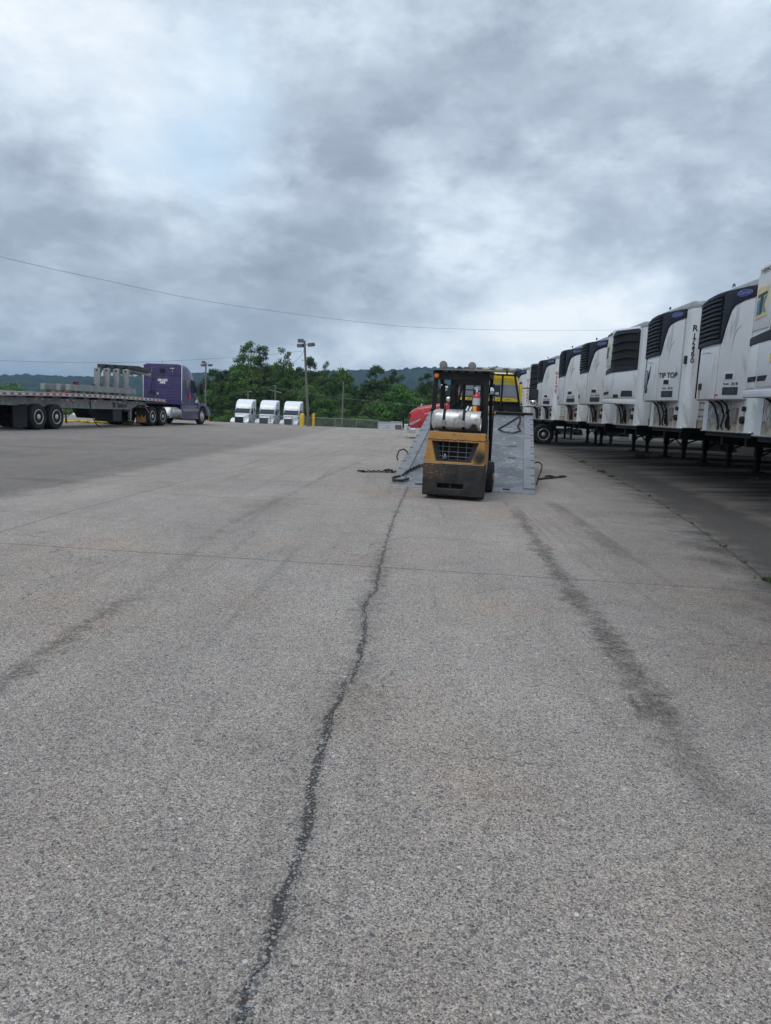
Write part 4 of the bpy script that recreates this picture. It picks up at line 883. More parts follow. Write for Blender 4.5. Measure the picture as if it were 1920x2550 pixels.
FT = thing('flatbed_trailer', 'long aluminium flatbed trailer with red and white reflective tape behind the purple tractor', 'trailer', rig(0), -RIGH)
def tape():
    m = bpy.data.materials.new('reflective_tape'); m.use_nodes = True; nt = m.node_tree; b = nt.nodes['Principled BSDF']
    sp = nd(nt, 'ShaderNodeSeparateXYZ'); nt.links.new(nd(nt, 'ShaderNodeTexCoord').outputs['Object'], sp.inputs[0])
    k = mth(nt, 'LESS_THAN', mth(nt, 'FRACT', mth(nt, 'DIVIDE', sp.outputs[1], .44)), .5)
    nt.links.new(mixc(nt, k, (.62, .60, .58), (.42, .05, .06)), b.inputs['Base Color']); b.inputs['Roughness'].default_value = .35; return m
tapem = tape()
def arch(y): return 1.40+.08*math.sin(PI*(y+3)/14.2)
dk_ = MB(); N_ = 14
pts = [(-3.0+i*14.2/N_) for i in range(N_+1)]
dk_.prism([(y, arch(y)-.03) for y in pts]+[(y, arch(y)+.04) for y in pts[::-1]], 'x', -1.27, 1.27)
deck = obj('deck', dk_, mat('deck_boards', (.28, .25, .21), .7, .1, .25, 3, GRIME, .3, 2), FT)
for s in (-1, 1):
    a, b_ = sorted((s*1.272, s*1.30))
    obj('side_rail', MB().prism([(y, arch(y)-.10) for y in pts]+[(y, arch(y)+.055) for y in pts[::-1]], 'x', a, b_), alu, FT)
    a, b_ = sorted((s*1.301, s*1.304)); obj('reflective_tape', MB().prism([(y, arch(y)-.055) for y in pts]+[(y, arch(y)+.01) for y in pts[::-1]], 'x', a, b_), tapem, FT)
    a, b_ = sorted((s*.50, s*.56))
    beam = [(-2.9, .98), (4.5, .86), (8.0, .86), (9.2, 1.22), (11.1, 1.25)]
    top = [(11.1, 1.36), (8, 1.40), (2, 1.42), (-2.9, 1.34)]
    a, b_ = sorted((s*.86, s*.92)); obj('main_beam', MB().prism(beam+top, 'x', a, b_), steelgrey, FT)
    for y0 in (.2, 2.1, 4.1, 6.1, 8.2):
        a2, b2 = sorted((s*.921, s*.924)); obj('reflective_tape', MB().box(a2, b2, y0, y0+.95, 1.20, 1.25), tapem, FT)
    wheel(FT, (s*1.27, 0, .52), s, 'dual'); wheel(FT, (s*1.27, 1.2, .52), s, 'dual')
    obj('mudflap', MB().box(s*.98-.30, s*.98+.30, -.80, -.78, .12, 1.0), black, FT)
obj('beam_lettering', MB().box(.9245, .926, 6.25, 6.5, .95, 1.2), ink, FT)
text('maker_lettering', 'BENSON', .23, '+x', (.926, 7.15, 1.02), ink, FT, bold=.008)
cm = MB()
for i in range(12): cm.box(-1.26, 1.26, -2.6+i*1.15, -2.5+i*1.15, 1.28, 1.40)
for y_ in (0, 1.2): cm.cyl((-1.0, y_, .52), (1.0, y_, .52), .07).box(-.6, -.45, y_-.4, y_+.4, .5, .95).box(.45, .6, y_-.4, y_+.4, .5, .95)
obj('cross_members', cm, blk, FT)
obj('nose_cap', MB().box(-1.3, 1.3, 11.1, 11.2, 1.27, 1.46), alu, FT, .01, 1)
lgm = MB().box(-.95, .95, 7.95, 8.05, .75, .85).tube([(.8, 8.0, .85), (.75, 6.9, 1.25)], .035, 5)
lgo = obj('landing_gear', lgm, steelgrey, FT)
for s in (-1, 1): obj('leg', MB().box(s*.88-.06, s*.88+.06, 7.93, 8.07, .42, 1.35).box(s*.88-.045, s*.88+.045, 7.95, 8.05, .3, .5).cyl((s*.88, 8, .27), (s*.88, 8, .31), .13), steelgrey, lgo)
obj('tool_box', MB().box(-.2, .80, 6.5, 7.35, .25, .88), black, FT, .02, 1)
obj('spare_rack', MB().prism([(5.0, .84), (5.6, .84), (5.75, .42), (5.4, .40)], 'x', -.45, .35), blk, FT)
for y_ in (4.25,): obj('loose_strap', MB().tube([(.95, y_, 1.3), (.96, y_+.02, .9), (.97, y_+.10, .5), (1.0, y_+.45, .12), (1.0, y_+.8, .02)], .022, 5), blk, FT)

# load on the flatbed: four bolted barrier frames, their black pads, and two long steel beams
barrier = mat('barrier_grey', (.29, .30, .30), .5, .25, .12, 2, (.16, .15, .13), .3, 2.2)
LD = 1.50
def frame_thing(i, label):
    y0 = 6.9+i*.25; x_ = -.25+i*.37
    t = thing('steel_frame', label, 'steel frame', (*(Vector(rig(y0))+rp*x_).xy, LD+.42), -RIGH, 'bolted steel frames on the flatbed')
    u = MB().prism([(-.14, .0), (.14, .0), (.17, .5), (.16, .92), (-.16, .92), (-.17, .5)], 'y', -.03, .03)
    obj('end_plate', u, barrier, t, .015, 2)
    obj('web', MB().prism([(.03, 0), (.42, 0), (.42, .10), (.26, .2), (.26, .62), (.45, .86), (2.6, .70), (2.6, .90), (.03, .95)], 'x', -.05, .05), barrier, t, .006, 1)
    for j in range(6): obj('bolt', MB().cyl((.05, .14, .12+j*.14), (.07, .14, .12+j*.14), .02, n=6), void, t)
    obj('pad', MB().prism([(.35, .95), (2.2, .88), (2.3, 1.04), (1.0, 1.16), (.35, 1.14)], 'x', -.20, .20), mat('pad_black', (.035, .04, .045), .6), t, .02, 1)
    obj('label_plate', MB().box(-.05, .05, -.036, -.031, .78, .86), ink, t)
for i, lb in enumerate(('leftmost upright grey bolted steel frame on the flatbed', 'second grey upright steel frame from the left on the flatbed', 'third grey upright steel frame from the left on the flatbed', 'rightmost grey upright steel frame on the flatbed, its arm reaching toward the purple cab')):
    frame_thing(i, lb)
def long_beam(y0, y1, x_, label, h=.15):
    t = thing('steel_beam', label, 'steel beam', (*(Vector(rig(y0))+rp*x_).xy, LD), -RIGH, 'long steel beams lying on the flatbed')
    L = y1-y0
    obj('beam', MB().box(-.10, .10, 0, L, .14, h+.24), barrier, t, .01, 1)
    for q in np.arange(.4, L, 1.1): obj('spacer', MB().box(-.12, .12, q, q+.12, -.0, .14), wood, t)
    return t
long_beam(2.7, 8.6, .82, 'long pale steel beam along the near edge of the flatbed load', .17); long_beam(2.9, 8.6, .25, 'long steel beam in the middle of the flatbed load', .17); long_beam(2.8, 8.6, -.45, 'long steel beam on the far side of the flatbed load', .17)
for y_, x_, lb, cl_ in ((3.35, .82, 'crumpled red and blue strap bundle near the end of the steel beams', red), (4.75, .82, 'small red ratchet bundle sitting on the steel beams', inkred)):
    p = Vector(rig(y_))+rp*x_; m = MB()
    rg_ = random.Random(int(y_*10)); k_ = 1. if y_ < 4 else .6
    for j in range(9):
        c_ = [(.10*k_*(rg_.random()-.5)*2, .16*k_*(rg_.random()-.5)*2, .02+.11*k_*rg_.random()) for _ in range(5)]; m.k = 0 if c_[0][2] > .07 else 1; m.tube(c_, .032*k_, 5)
    o = obj('strap_bundle', m, [cl_, mat('strap_blue', (.03, .06, .25), .7)]); o.location = (p.x, p.y, LD+.41); tag(o, lb, 'strap')
o = obj('tie_strap', MB().tube([(1.2, -1.6, .02), (.95, -.2, .04), (.72, .6, .18), (.45, 1.2, .10), (-.6, 2.2, .04)], .018, 5), mat('strap_orange', (.45, .12, .06), .7)); p = Vector(rig(2.4)); o.location = (p.x, p.y, LD); o.rotation_euler = (0, 0, -RIGH); tag(o, 'orange tie strap trailing from the end of the steel beams', 'strap')

# yellow recovery straps and a sapling on the asphalt behind the flatbed
for (x_, y_), lb, sd_ in (((-17.95, 38.6), 'yellow webbing heap on the asphalt, left one behind the flatbed', 4), ((-16.2, 39.0), 'yellow webbing heap beside the black tool box under the flatbed', 6)):
    m = MB(); rg_ = random.Random(sd_)
    for j in range(7):
        a0 = rg_.random()*6; pts_ = [(.5*math.cos(a0+t*.8)*(.5+.5*rg_.random())+.25*(j-3), .3*math.sin(a0+t*.9), .03+.10*rg_.random()) for t in range(6)]
        m.tube(pts_, .045, 5)
    o = obj('webbing_heap', m, strapm); o.location = (x_, y_, 0); tag(o, lb, 'strap')

# ------------------------------------------------------------------ foliage
def leafmat(name, dark, light, tr=.0):
    m = bpy.data.materials.new(name); m.use_nodes = True; nt = m.node_tree; b = nt.nodes['Principled BSDF']
    g = nd(nt, 'ShaderNodeNewGeometry'); oi = nd(nt, 'ShaderNodeObjectInfo')
    oc = nd(nt, 'ShaderNodeTexCoord').outputs['Object']
    f = mth(nt, 'ADD', mth(nt, 'MULTIPLY', g.outputs['Random Per Island'], .6), mth(nt, 'MULTIPLY', noise(nt, oc, .9, 3), .6), clamp=True)
    c = mixc(nt, f, dark, light); h = nd(nt, 'ShaderNodeHueSaturation'); nt.links.new(c, h.inputs['Color'])
    nt.links.new(mth(nt, 'MULTIPLY_ADD', oi.outputs['Random'], .05, .475), h.inputs['Hue']); nt.links.new(mth(nt, 'MULTIPLY_ADD', oi.outputs['Random'], .5, .75), h.inputs['Value'])
    nt.links.new(h.outputs[0], b.inputs['Base Color']); b.inputs['Roughness'].default_value = .6; b.inputs['Specular IOR Level'].default_value = .25
    tb = nd(nt, 'ShaderNodeBsdfTranslucent'); nt.links.new(h.outputs[0], tb.inputs[0]); mx = nd(nt, 'ShaderNodeMixShader', i_0=.25)
    nt.links.new(b.outputs[0], mx.inputs[1]); nt.links.new(tb.outputs[0], mx.inputs[2]); nt.links.new(mx.outputs[0], nt.nodes['Material Output'].inputs[0]); return m
LF = {'dark': leafmat('dark_leaves', (.020, .048, .011), (.078, .14, .028)), 'mid': leafmat('green_leaves', (.032, .075, .014), (.115, .20, .034)), 'light': leafmat('bright_leaves', (.05, .085, .016), (.15, .20, .045))}
bark = mat('bark', (.075, .062, .05), .9, 0, .3, 3, bump=.5, bsc=12)
def crown_mesh(name, clumps, nl, size, m, seed, flat=.6):
    rg = np.random.RandomState(seed); Cn = np.array([c[:3] for c in clumps]); Rd = np.array([c[3] for c in clumps])
    wts = Rd**2; idx = rg.choice(len(clumps), nl, p=wts/wts.sum())
    d = rg.normal(size=(nl, 3)); d /= np.linalg.norm(d, axis=1)[:, None]; rad = Rd[idx]*(rg.rand(nl)**.55)
    P_ = Cn[idx]+d*rad[:, None]*np.array([1, 1, flat])
    nrm = d+rg.normal(size=(nl, 3))*.6+np.array([0, 0, .5]); nrm /= np.linalg.norm(nrm, axis=1)[:, None]
    a = np.cross(nrm, rg.normal(size=(nl, 3))); a /= np.linalg.norm(a, axis=1)[:, None]; b = np.cross(nrm, a)
    s = size*(.6+.8*rg.rand(nl))[:, None]
    V = np.stack([P_-a*s, P_-b*s*.6+nrm*s*.15, P_+a*s, P_+b*s*.6+nrm*s*.15], 1).reshape(-1, 3)
    me = bpy.data.meshes.new(name); me.vertices.add(nl*4); me.vertices.foreach_set('co', V.ravel())
    me.loops.add(nl*4); me.loops.foreach_set('vertex_index', np.arange(nl*4)); me.polygons.add(nl)
    me.polygons.foreach_set('loop_start', np.arange(nl)*4); me.polygons.foreach_set('loop_total', np.full(nl, 4)); me.update(calc_edges=True)
    me.materials.append(m); return me
def clumps_round(rg, h, r, n, low=.3, cr=.28, gap=0.):
    out = []
    while len(out) < n:
        z = low+(1-low)*rg.random(); rr_ = r*math.sin(min(1, ((z-low)/(1-low)*.86+.13))*PI)**.6
        a = rg.random()*2*PI; q = rr_*(.35+.65*math.sqrt(rg.random()))
        if gap and rg.random() < gap and q > rr_*.5 and math.sin(a*3+z*9) > 0: continue
        out.append((q*math.cos(a), q*math.sin(a), z*h, r*cr*(.6+.8*rg.random())))
    return out
def tree_meshes(kind, seed):
    rg = random.Random(seed); tb = MB()
    h = 10.; 
    if kind == 'round': cl_ = clumps_round(rg, h, 3.3, 70, .12, .22); nl = 6500; sz = .15
    elif kind == 'tall': cl_ = clumps_round(rg, h, 2.4, 70, .18, .30, .6); nl = 6500; sz = .115
    elif kind == 'open': cl_ = clumps_round(rg, h, 2.2, 60, .2, .27, .7); nl = 4600; sz = .115
    elif kind == 'tier':
        cl_ = []
        for i in range(13):
            z = 2.5+7.4*i/12; r_ = 2.0*(1-i/14)+.25
            for j in range(4):
                a = rg.random()*6.28; q = r_*(.4+.6*rg.random()); cl_.append((q*math.cos(a), q*math.sin(a), z+rg.random()*.3, .5+.35*rg.random()))
        nl = 3600; sz = .115
    elif kind == 'flat':
        cl_ = [(2.6*math.cos(a)*q, 2.6*math.sin(a)*q, 6.+3.6*(1-q)*rg.random()+rg.random(), .75) for a, q in [(rg.random()*6.28, rg.random()**.6) for _ in range(22)]]; nl = 2000; sz = .15
    else: cl_ = clumps_round(rg, h, 4.6, 44, -.02, .30); nl = 5200; sz = .24
    pts = [(0, 0, -.3), (.1, .05, h*.3), (-.05, .1, h*.6), (.05, 0, h*.9)]; tb.tube(pts, [.20, .15, .10, .03], 7)
    for c in rg.sample(cl_, min(14, len(cl_))):
        z0 = max(.8, c[2]*.62); tb.tube([(0, 0, z0), (c[0]*.5, c[1]*.5, (z0+c[2])/2+.2), (c[0], c[1], c[2])], [.07, .045, .015], 5)
    return cl_, nl, sz, tb
TM = {}
def tree(kind, leaf, x, y, z, h, w_, label, group=None, seed=1, name='leafy_tree', cat='tree', dens=1.):
    key = (kind, leaf, seed)
    if key not in TM:
        cl_, nl, sz, tb = tree_meshes(kind, seed*13+len(kind))
        t_ = obj('tmp', tb, bark); md = t_.data; bpy.data.objects.remove(t_)
        TM[key] = (crown_mesh('crown_'+kind, cl_, int(nl*dens), sz, LF[leaf], seed), md)
    cm_, tm_ = TM[key]
    t = thing(name, label, cat, (x, y, z), random.random()*6, group); t.scale = (w_*h/10., w_*h/10., h/10.)
    share('crown', cm_, t); share('trunk', tm_, t); return t
K = 140/115.
def at(xm, zm, Y=140):       # heights measured for 115 m, carried out to Y
    k = Y/115.; return xm*k, 1.38+(zm-1.38)*k
BASE = -3.6
def put(kind, leaf, xm, zm, Y, w_, label, seed, group=None, **kk):
    x, top = at(xm, zm, Y); return tree(kind, leaf, x, Y, BASE, top-BASE, w_, label, group, seed, **kk)
put('tall', 'mid', -26.7, 10.7, 138, .80, 'tallest leafy tree with an open airy crown rising above the wood', 1)
put('tier', 'dark', -24.6, 10.1, 139, .85, 'slender tree of stacked leaf tiers beside the tallest tree', 2)
put('open', 'mid', -21.1, 10.2, 138, .70, 'narrow ragged tree with a club-shaped top just left of the light pole', 3)
put('round', 'dark', -16.9, 8.9, 146, .50, 'small dark round-topped tree showing behind the light pole', 4)
put('open', 'mid', -14.4, 8.4, 146, .45, 'thin bare-looking treetop right of the light pole', 5, dens=.6)
put('flat', 'dark', -30.6, 7.6, 142, .9, 'flat spreading dark tree at the left end of the wood', 6)
put('flat', 'dark', -28.6, 7.4, 150, .8, 'second spreading dark treetop, left of the tallest tree', 7)
put('round', 'dark', -32.3, 6.4, 142, .7, 'low dark tree at the far left tip of the wood', 8)
put('round', 'dark', -6.6, 8.0, 142, .74, 'dark broad tree standing against the blue ridge, left of a smaller one', 9)
put('round', 'dark', -3.5, 7.6, 144, .60, 'dark tree against the ridge with thin branches reaching right', 10)
put('round', 'dark', 1.7, 7.2, 140, .80, 'dark tree seen behind the left post of the forklift', 11)
put('bush', 'mid', -14.6, 2.6, 118, .95, 'round bright green bush tree behind the fence right of the light pole', 12, name='round_bush')
put('bush', 'light', -11.1, 1.2, 112, 1.1, 'pale yellow-green shrub by the fence, topped with dry sprigs', 13, name='pale_shrub', cat='shrub')
put('bush', 'mid', -2.6, 4.9, 122, 1.05, 'big bright green spreading tree left of the forklift', 14)
put('bush', 'mid', -5.6, 3.6, 124, .9, 'mid green bushy tree left of the big bright one', 15)
rgT = random.Random(5)
TONE = {'dark': 'dark green', 'mid': 'mid green', 'light': 'pale green'}
WHERE = [(-31, 'at the left end of the wood'), (-27.5, 'below the spreading treetops left of the tallest tree'), (-25, 'under the tallest tree'), (-22, 'above the left white tractor'), (-19.5, 'above the middle white tractor'), (-17, 'above the right white tractor'), (-15, 'behind the light pole'), (-12.5, 'just right of the light pole'), (-10, 'around the plain grey pole'), (-7.5, 'between the grey pole and the big dark tree'), (-4.5, 'below the big dark tree'), (-1.5, 'left of the red tractor'), (99, 'behind the forklift')]
def where(xm): return next(b for a, b in WHERE if xm < a)
ROWW = ['front-row', 'middle-row', 'back-row']
LG = 'dark green leafy tree packed among others in the wood behind the white tractors'
for row, (Y, n, z0_, z1_) in enumerate(((128, 17, 3.2, 4.6), (136, 20, 5.2, 6.6), (146, 24, 6.4, 7.5))):
    for i in range(n):
        xm = -34.+ (22.5 if row else 23.5)*(i+.5)/n+rgT.uniform(-.5, .5)
        zt_ = rgT.uniform(z0_, z1_)*(1 if xm > -29 else .72)
        if row == 2: zt_ = min(zt_, 7.3 if xm > -29 else 5.)
        put('round' if rgT.random() < .7 else 'bush', (lf_ := rgT.choice(['dark', 'mid', 'mid'] if row else ['dark', 'mid', 'mid'])), xm, zt_, Y+rgT.uniform(-3, 3), rgT.uniform(.62, .85), f'{TONE[lf_]} {ROWW[row]} tree {where(xm)}', rgT.choice([20, 21, 22]), 'dense wood behind the tractors')
LG2 = 'leafy tree among the lower trees behind the fence on the right of the wood'
for row, (Y, n, z0_, z1_) in enumerate(((120, 9, .8, 2.2), (130, 10, 3.2, 4.2), (142, 9, 4.6, 5.4))):
    for i in range(n):
        xm = -12.5+19*(i+.5)/n+rgT.uniform(-.4, .4)
        put('round' if rgT.random() < .5 else 'bush', (lf_ := rgT.choice(['dark', 'mid', 'mid'])), xm, rgT.uniform(z0_, z1_), Y+rgT.uniform(-3, 3), rgT.uniform(.7, .95), f'{TONE[lf_]} {ROWW[row]} low tree {where(xm)}', rgT.choice([20, 21, 23]), 'lower trees behind the fence')
LG3 = 'low leafy shrub in the hedge line at the foot of the wood'
for i in range(22):
    xm = -40+46*(i+.5)/22+rgT.uniform(-.7, .7); Y = rgT.uniform(110, 116)
    put('bush', (lf_ := rgT.choice(['mid', 'mid', 'light', 'dark'])), xm, rgT.uniform(-.9, .4), Y, rgT.uniform(1.1, 1.6), f'{TONE[lf_]} hedge shrub {where(xm)}', rgT.choice([20, 24]), 'shrubs at the foot of the wood', name='hedge_shrub', cat='shrub')
# far woods read as one mass
cl_ = []; rg_ = random.Random(11)
for i in range(420):
    x = rg_.uniform(-215, -52); y = rg_.uniform(235, 300); r_ = rg_.uniform(2., 4.)
    top_ = np.interp(x, [-215, -150, -120, -90, -52], [4.6, 4.2, 3.0, 1.2, 2.5]); cl_.append((x, y, -5.5+(top_+5.0)*rg_.random()**.6, r_))
for i in range(160):
    cl_.append((rg_.uniform(-62, -41), rg_.uniform(112, 122), rg_.uniform(-3.5, .1), rg_.uniform(.8, 1.4)))
me = crown_mesh('distant_wood', cl_, 42000, .42, LF['mid'], 5, .8); o = bpy.data.objects.new('distant_wood', me); C.objects.link(o); o['kind'] = 'stuff'
sap = tree('tier', 'light', -18.1, 37.1, 0, 1.75, 1.6, 'young sapling standing on the asphalt behind the flatbed wheels', None, 31, name='sapling', dens=.25)

# ------------------------------------------------------------------ poles, wires, fence, bollards, sheds
def lamp_head(parent, c, ang, tilt=.1):
    o = obj('lamp_head', MB().prism([(-.20, -.10), (.20, -.13), (.24, .02), (.16, .13), (-.16, .13)], 'x', -.19, .19), lampm, parent, .02, 1, loc=c, rot=(tilt, 0, ang))
    obj('lamp_glass', MB().cb((0, 0, -.12), (.34, .3, .02)), glassg, o); return o
def light_pole(x, y, z, h, label, ph=0, lean=(0, 0)):
    t = thing('light_pole', label, 'light pole', (x, y, z), 0, 'yard floodlight poles'); t.rotation_euler = (lean[0], lean[1], 0)
    obj('pole', MB().cyl((0, 0, -.2), (0, 0, h), .10, .075, 12), wood, t)
    arm = obj('cross_arm', MB().cyl((-.30, 0, h-.28), (.42, 0, h-.28), .025, n=8), galv, t)
    lamp_head(t, (-.27, .0, h-.0), .3); lamp_head(t, (-.30, -.1, h-.34), -.2); lamp_head(t, (.46, 0, h-.30), -.5)
    obj('insulator', MB().cyl((-.16, 0, h-1.35), (-.24, 0, h-1.35), .05, n=8), galv, t); return t
light_pole(-7.62, 51.7, 0, 6.0, 'tall wooden pole with three floodlights between the yellow bollards', lean=(0, -.075))
light_pole(-23.3, 80, -1.45, 7.2, 'wooden pole with floodlights showing behind the purple tractor', lean=(0, .0))
def bollard(x, y, z, h, label, r=.12, c=1):
    t = thing('yellow_bollard', label, 'bollard', (x, y, z), 0, 'yellow pole guards')
    obj('post', MB().lathe([(r, -.1), (r, h-.08), (r*.85, h-.03), (r*.5, h), (.0001, h+.01)], (0, 0, 0), 'z', 16), bollard_y, t)
bollard(-7.98, 51.0, 0, .92, 'thicker yellow bollard on the left of the light pole', .155); bollard(-7.20, 51.2, 0, .95, 'thinner yellow bollard on the right of the light pole', .085)
bollard(-15.7, 54.5, -.05, .6, 'short yellow bollard by the front wheel of the purple tractor', .11)
def util(x, y, top, label, cross=0):
    t = thing('utility_pole', label, 'utility pole', (x, y, -3), 0, 'distant utility poles'); h = top+3
    obj('pole', MB().cyl((0, 0, 0), (0, 0, h), .13, .10, 8), wood, t)
    if cross: obj('cross_arm', MB().tube([(-cross, .1, h-.85+.10), (cross, -.1, h-.85-.25)], .05, 5), galv, t); obj('cross_arm', MB().tube([(-.3, 0, h-.1), (.2, 0, h-.1)], .04, 5), galv, t)
    else: obj('lamp', MB().tube([(0, 0, h-.1), (.35, 0, h-.15)], .04, 5).ball((.42, 0, h-.2), .12), galv, t)
util(-25.3, 109, 3.45, 'short utility pole with a small lamp above the left white tractor'); util(-21.2, 109, 4.4, 'utility pole with a tilted crossarm behind the middle white tractor', .95)
t = thing('utility_pole', 'plain grey pole standing alone before the trees right of the light pole', 'utility pole', (-11.0, 109, -3), 0, 'distant utility poles'); obj('pole', MB().cyl((0, 0, 0), (0, 0, 8.4), .13, .10, 8), wood, t)
def wire(pts, r, label, n=24):
    P_ = [Vector(p) for p in pts]; out = []
    for i in range(len(P_)-1):
        p0 = P_[max(0, i-1)]; p1, p2 = P_[i], P_[i+1]; p3 = P_[min(len(P_)-1, i+2)]
        for k in range(6):
            t_ = k/6; out.append(.5*((2*p1)+(-p0+p2)*t_+(2*p0-5*p1+4*p2-p3)*t_**2+(-p0+3*p1-3*p2+p3)*t_**3))
    out.append(P_[-1]); o = obj('overhead_wire', MB().tube(out, r, 5), wirem); return tag(o, label, 'wire')
wire([(-22, 25.4, 7.6), (-17.27, 30., 6.91), (-14.61, 32.58, 6.64), (-10., 37.05, 6.33), (-2.19, 44.62, 6.48), (2.82, 49.47, 6.95), (8.2, 54.68, 7.65), (15.75, 62., 8.75), (26, 72, 10.5)], .0075, 'long sagging cable crossing the whole sky down to the trailers')
wire([(-32, 38.5, 3.1), (-24.37, 42, 3.28), (-18.77, 45, 3.59), (-12.13, 48.5, 4.43), (-8.1, 51.6, 5.26)], .008, 'lower cable running from the left edge to the light pole')
wire([(-8.1, 51.6, 5.22), (-12.19, 70, 5.35), (-25.3, 109, 3.4)], .014, 'short cable slanting down from the light pole into the trees')
wire([(-21.2, 109, 4.0), (-16, 110, 3.3), (-11, 109, 2.9), (0, 108, 2.3), (8, 107, 2.6)], .03, 'distribution line strung low in front of the dark trees')
FN = thing('chain_link_fence', 'grey chain-link fence below the crest right of the bollards', 'fence', (-17, 74, -1.45))
def chain():
    m = bpy.data.materials.new('chain_link'); m.use_nodes = True; nt = m.node_tree; b = nt.nodes['Principled BSDF']
    b.inputs['Base Color'].default_value = (.16, .17, .17, 1); b.inputs['Roughness'].default_value = .5
    oc = nd(nt, 'ShaderNodeTexCoord').outputs['Object']; sp = nd(nt, 'ShaderNodeSeparateXYZ'); nt.links.new(oc, sp.inputs[0])
    a = mth(nt, 'FRACT', mth(nt, 'MULTIPLY', mth(nt, 'ADD', sp.outputs[0], sp.outputs[2]), 12)); b2 = mth(nt, 'FRACT', mth(nt, 'MULTIPLY', mth(nt, 'SUBTRACT', sp.outputs[0], sp.outputs[2]), 12))
    k = mth(nt, 'MAXIMUM', mth(nt, 'LESS_THAN', a, .16), mth(nt, 'LESS_THAN', b2, .16))
    tr = nd(nt, 'ShaderNodeBsdfTransparent'); mx = nd(nt, 'ShaderNodeMixShader'); nt.links.new(k, mx.inputs[0]); nt.links.new(tr.outputs[0], mx.inputs[1]); nt.links.new(b.outputs[0], mx.inputs[2])
    nt.links.new(mx.outputs[0], nt.nodes['Material Output'].inputs[0]); return m
obj('chain_mesh', MB().box(0, 13.2, -.004, .004, .05, 1.75), chain(), FN); obj('top_rail', MB().cyl((0, 0, 1.78), (13.2, 0, 1.78), .025, n=6), galv, FN)
for i in range(7): obj('fence_post', MB().cyl((i*2.2, 0, -.2), (i*2.2, 0, 1.85), .035, n=8), galv, FN)
sh_ = thing('white_shed', 'low white portable building with a brown shutter behind the fence end', 'building', (-4.15, 80, -1.75))
obj('wall', MB().box(0, 1.35, 0, 3, 0, 1.78).box(1.36, 2.75, -.3, 3, 0, 1.86), white, sh_, .01, 1)
obj('roof', MB().box(-.04, 1.36, -.05, 3.05, 1.785, 1.83).box(1.35, 2.8, -.35, 3.05, 1.865, 1.91), alu, sh_)
obj('shutter', MB().box(1.95, 2.65, -.33, -.301, .95, 1.6), mat('brown_shutter', (.12, .09, .08), .7), sh_)
obj('gate_frame', MB().tube([(-.05, -.5, 0), (-.05, -.5, 1.5), (1.25, -.5, 1.5), (1.25, -.5, 0)], .025, 5, True).tube([(-.05, -.5, .1), (1.25, -.5, 1.4)], .02, 5), galv, sh_)
s2 = thing('white_container', 'long white container behind the nose of the red tractor', 'container', (-1.25, 79, -1.75))
obj('wall', MB().box(0, 6, 0, 2.4, 0, 1.72), white, s2, .01, 1)
for i in range(12): obj('rib', MB().box(.25+i*.5, .31+i*.5, -.03, 0, .1, 1.62), white, s2)

# ------------------------------------------------------------------ yellow rollback tow truck
TH_ = R(7.7); th = Vector((math.sin(TH_), math.cos(TH_), 0))
B0 = Vector((.895, 13.135, 0))
YT = thing('rollback_tow_truck', 'yellow rollback tow truck with its steel bed tilted down to the asphalt', 'tow truck', (B0.x, B0.y, 0), -TH_)
# bed, in its own tilted plane
slope = math.asin(1.37/5.95)
bd = MB().box(-1.10, 1.10, 0.16, 5.9, -.03, .0)
bed = obj('bed', bd, bedm, YT, loc=(0, 0, .035), rot=(slope, 0, 0))
obj('tail_plate', MB().prism([(-.02, -.028), (.0, -.005), (.158, .004), (.158, -.03)], 'x', -1.315, 1.315), railm, bed)
for s in (-1, 1):
    a, b_ = sorted((s*1.102, s*1.315)); obj('side_rail', MB().box(a, b_, .16, 5.9, -.10, .022), railm, bed, .008, 2)
    for i in range(11):
        y_ = .42+i*.5; obj('key_slot', MB().cb((s*1.28, y_, .02), (.075, .045, .008)), void, bed, .002, 1)
    for y_ in (.09,): obj('key_slot', MB().cb((s*.80, y_, .006), (.13, .04, .006)), void, bed)
    for y_ in (2.1, 3.0): obj('key_slot', MB().cb((s*.86, y_, .001), (.16, .05, .006)), void, bed)
    hk = [(s*1.32, 1.75, .03), (s*1.40, 1.72, .06), (s*1.46, 1.6, .04), (s*1.45, 1.45, -.02), (s*1.40, 1.3, -.12), (s*1.37, 1.12, -.22)] if s > 0 else [(s*1.30, 2.0, .03), (s*1.38, 2.0, .10), (s*1.47, 1.9, .09), (s*1.49, 1.75, .0), (s*1.45, 1.65, -.04)]
    obj('tie_hook', MB().tube(hk, .016, 7), rust, bed)
ub = MB().box(-.55, -.42, .6, 5.8, -.28, -.03).box(.42, .55, .6, 5.8, -.28, -.03)
for i in range(10): ub.box(-1.1, 1.1, .7+i*.55, .78+i*.55, -.12, -.03)
obj('bed_subframe', ub, blk, bed)
obj('bed_header', MB().box(-1.315, 1.315, 5.9, 5.98, -.1, .07), blk, bed, .01, 1)
obj('winch_plank', MB().box(-.95, .38, 5.80, 5.88, .03, .075), plank, bed, .006, 1)
# chassis, axles
fr = MB().box(-.43, -.34, 4.6, 14.0, .66, .90).box(.34, .43, 4.6, 14.0, .66, .90)
for y_ in (6.7,): fr.cyl((-1, y_, .5), (1, y_, .5), .07)
fr.cyl((-.9, 13.2, .5), (.9, 13.2, .5), .06).box(-1.05, 1.05, 10.3, 10.5, .9, 1.35)
obj('chassis', fr, blk, YT)
for s in (-1, 1):
    wheel(YT, (s*1.2, 6.7, .50), s, 'dual', .96); wheel(YT, (s*1.08, 13.2, .50), s, 'steer', .96)
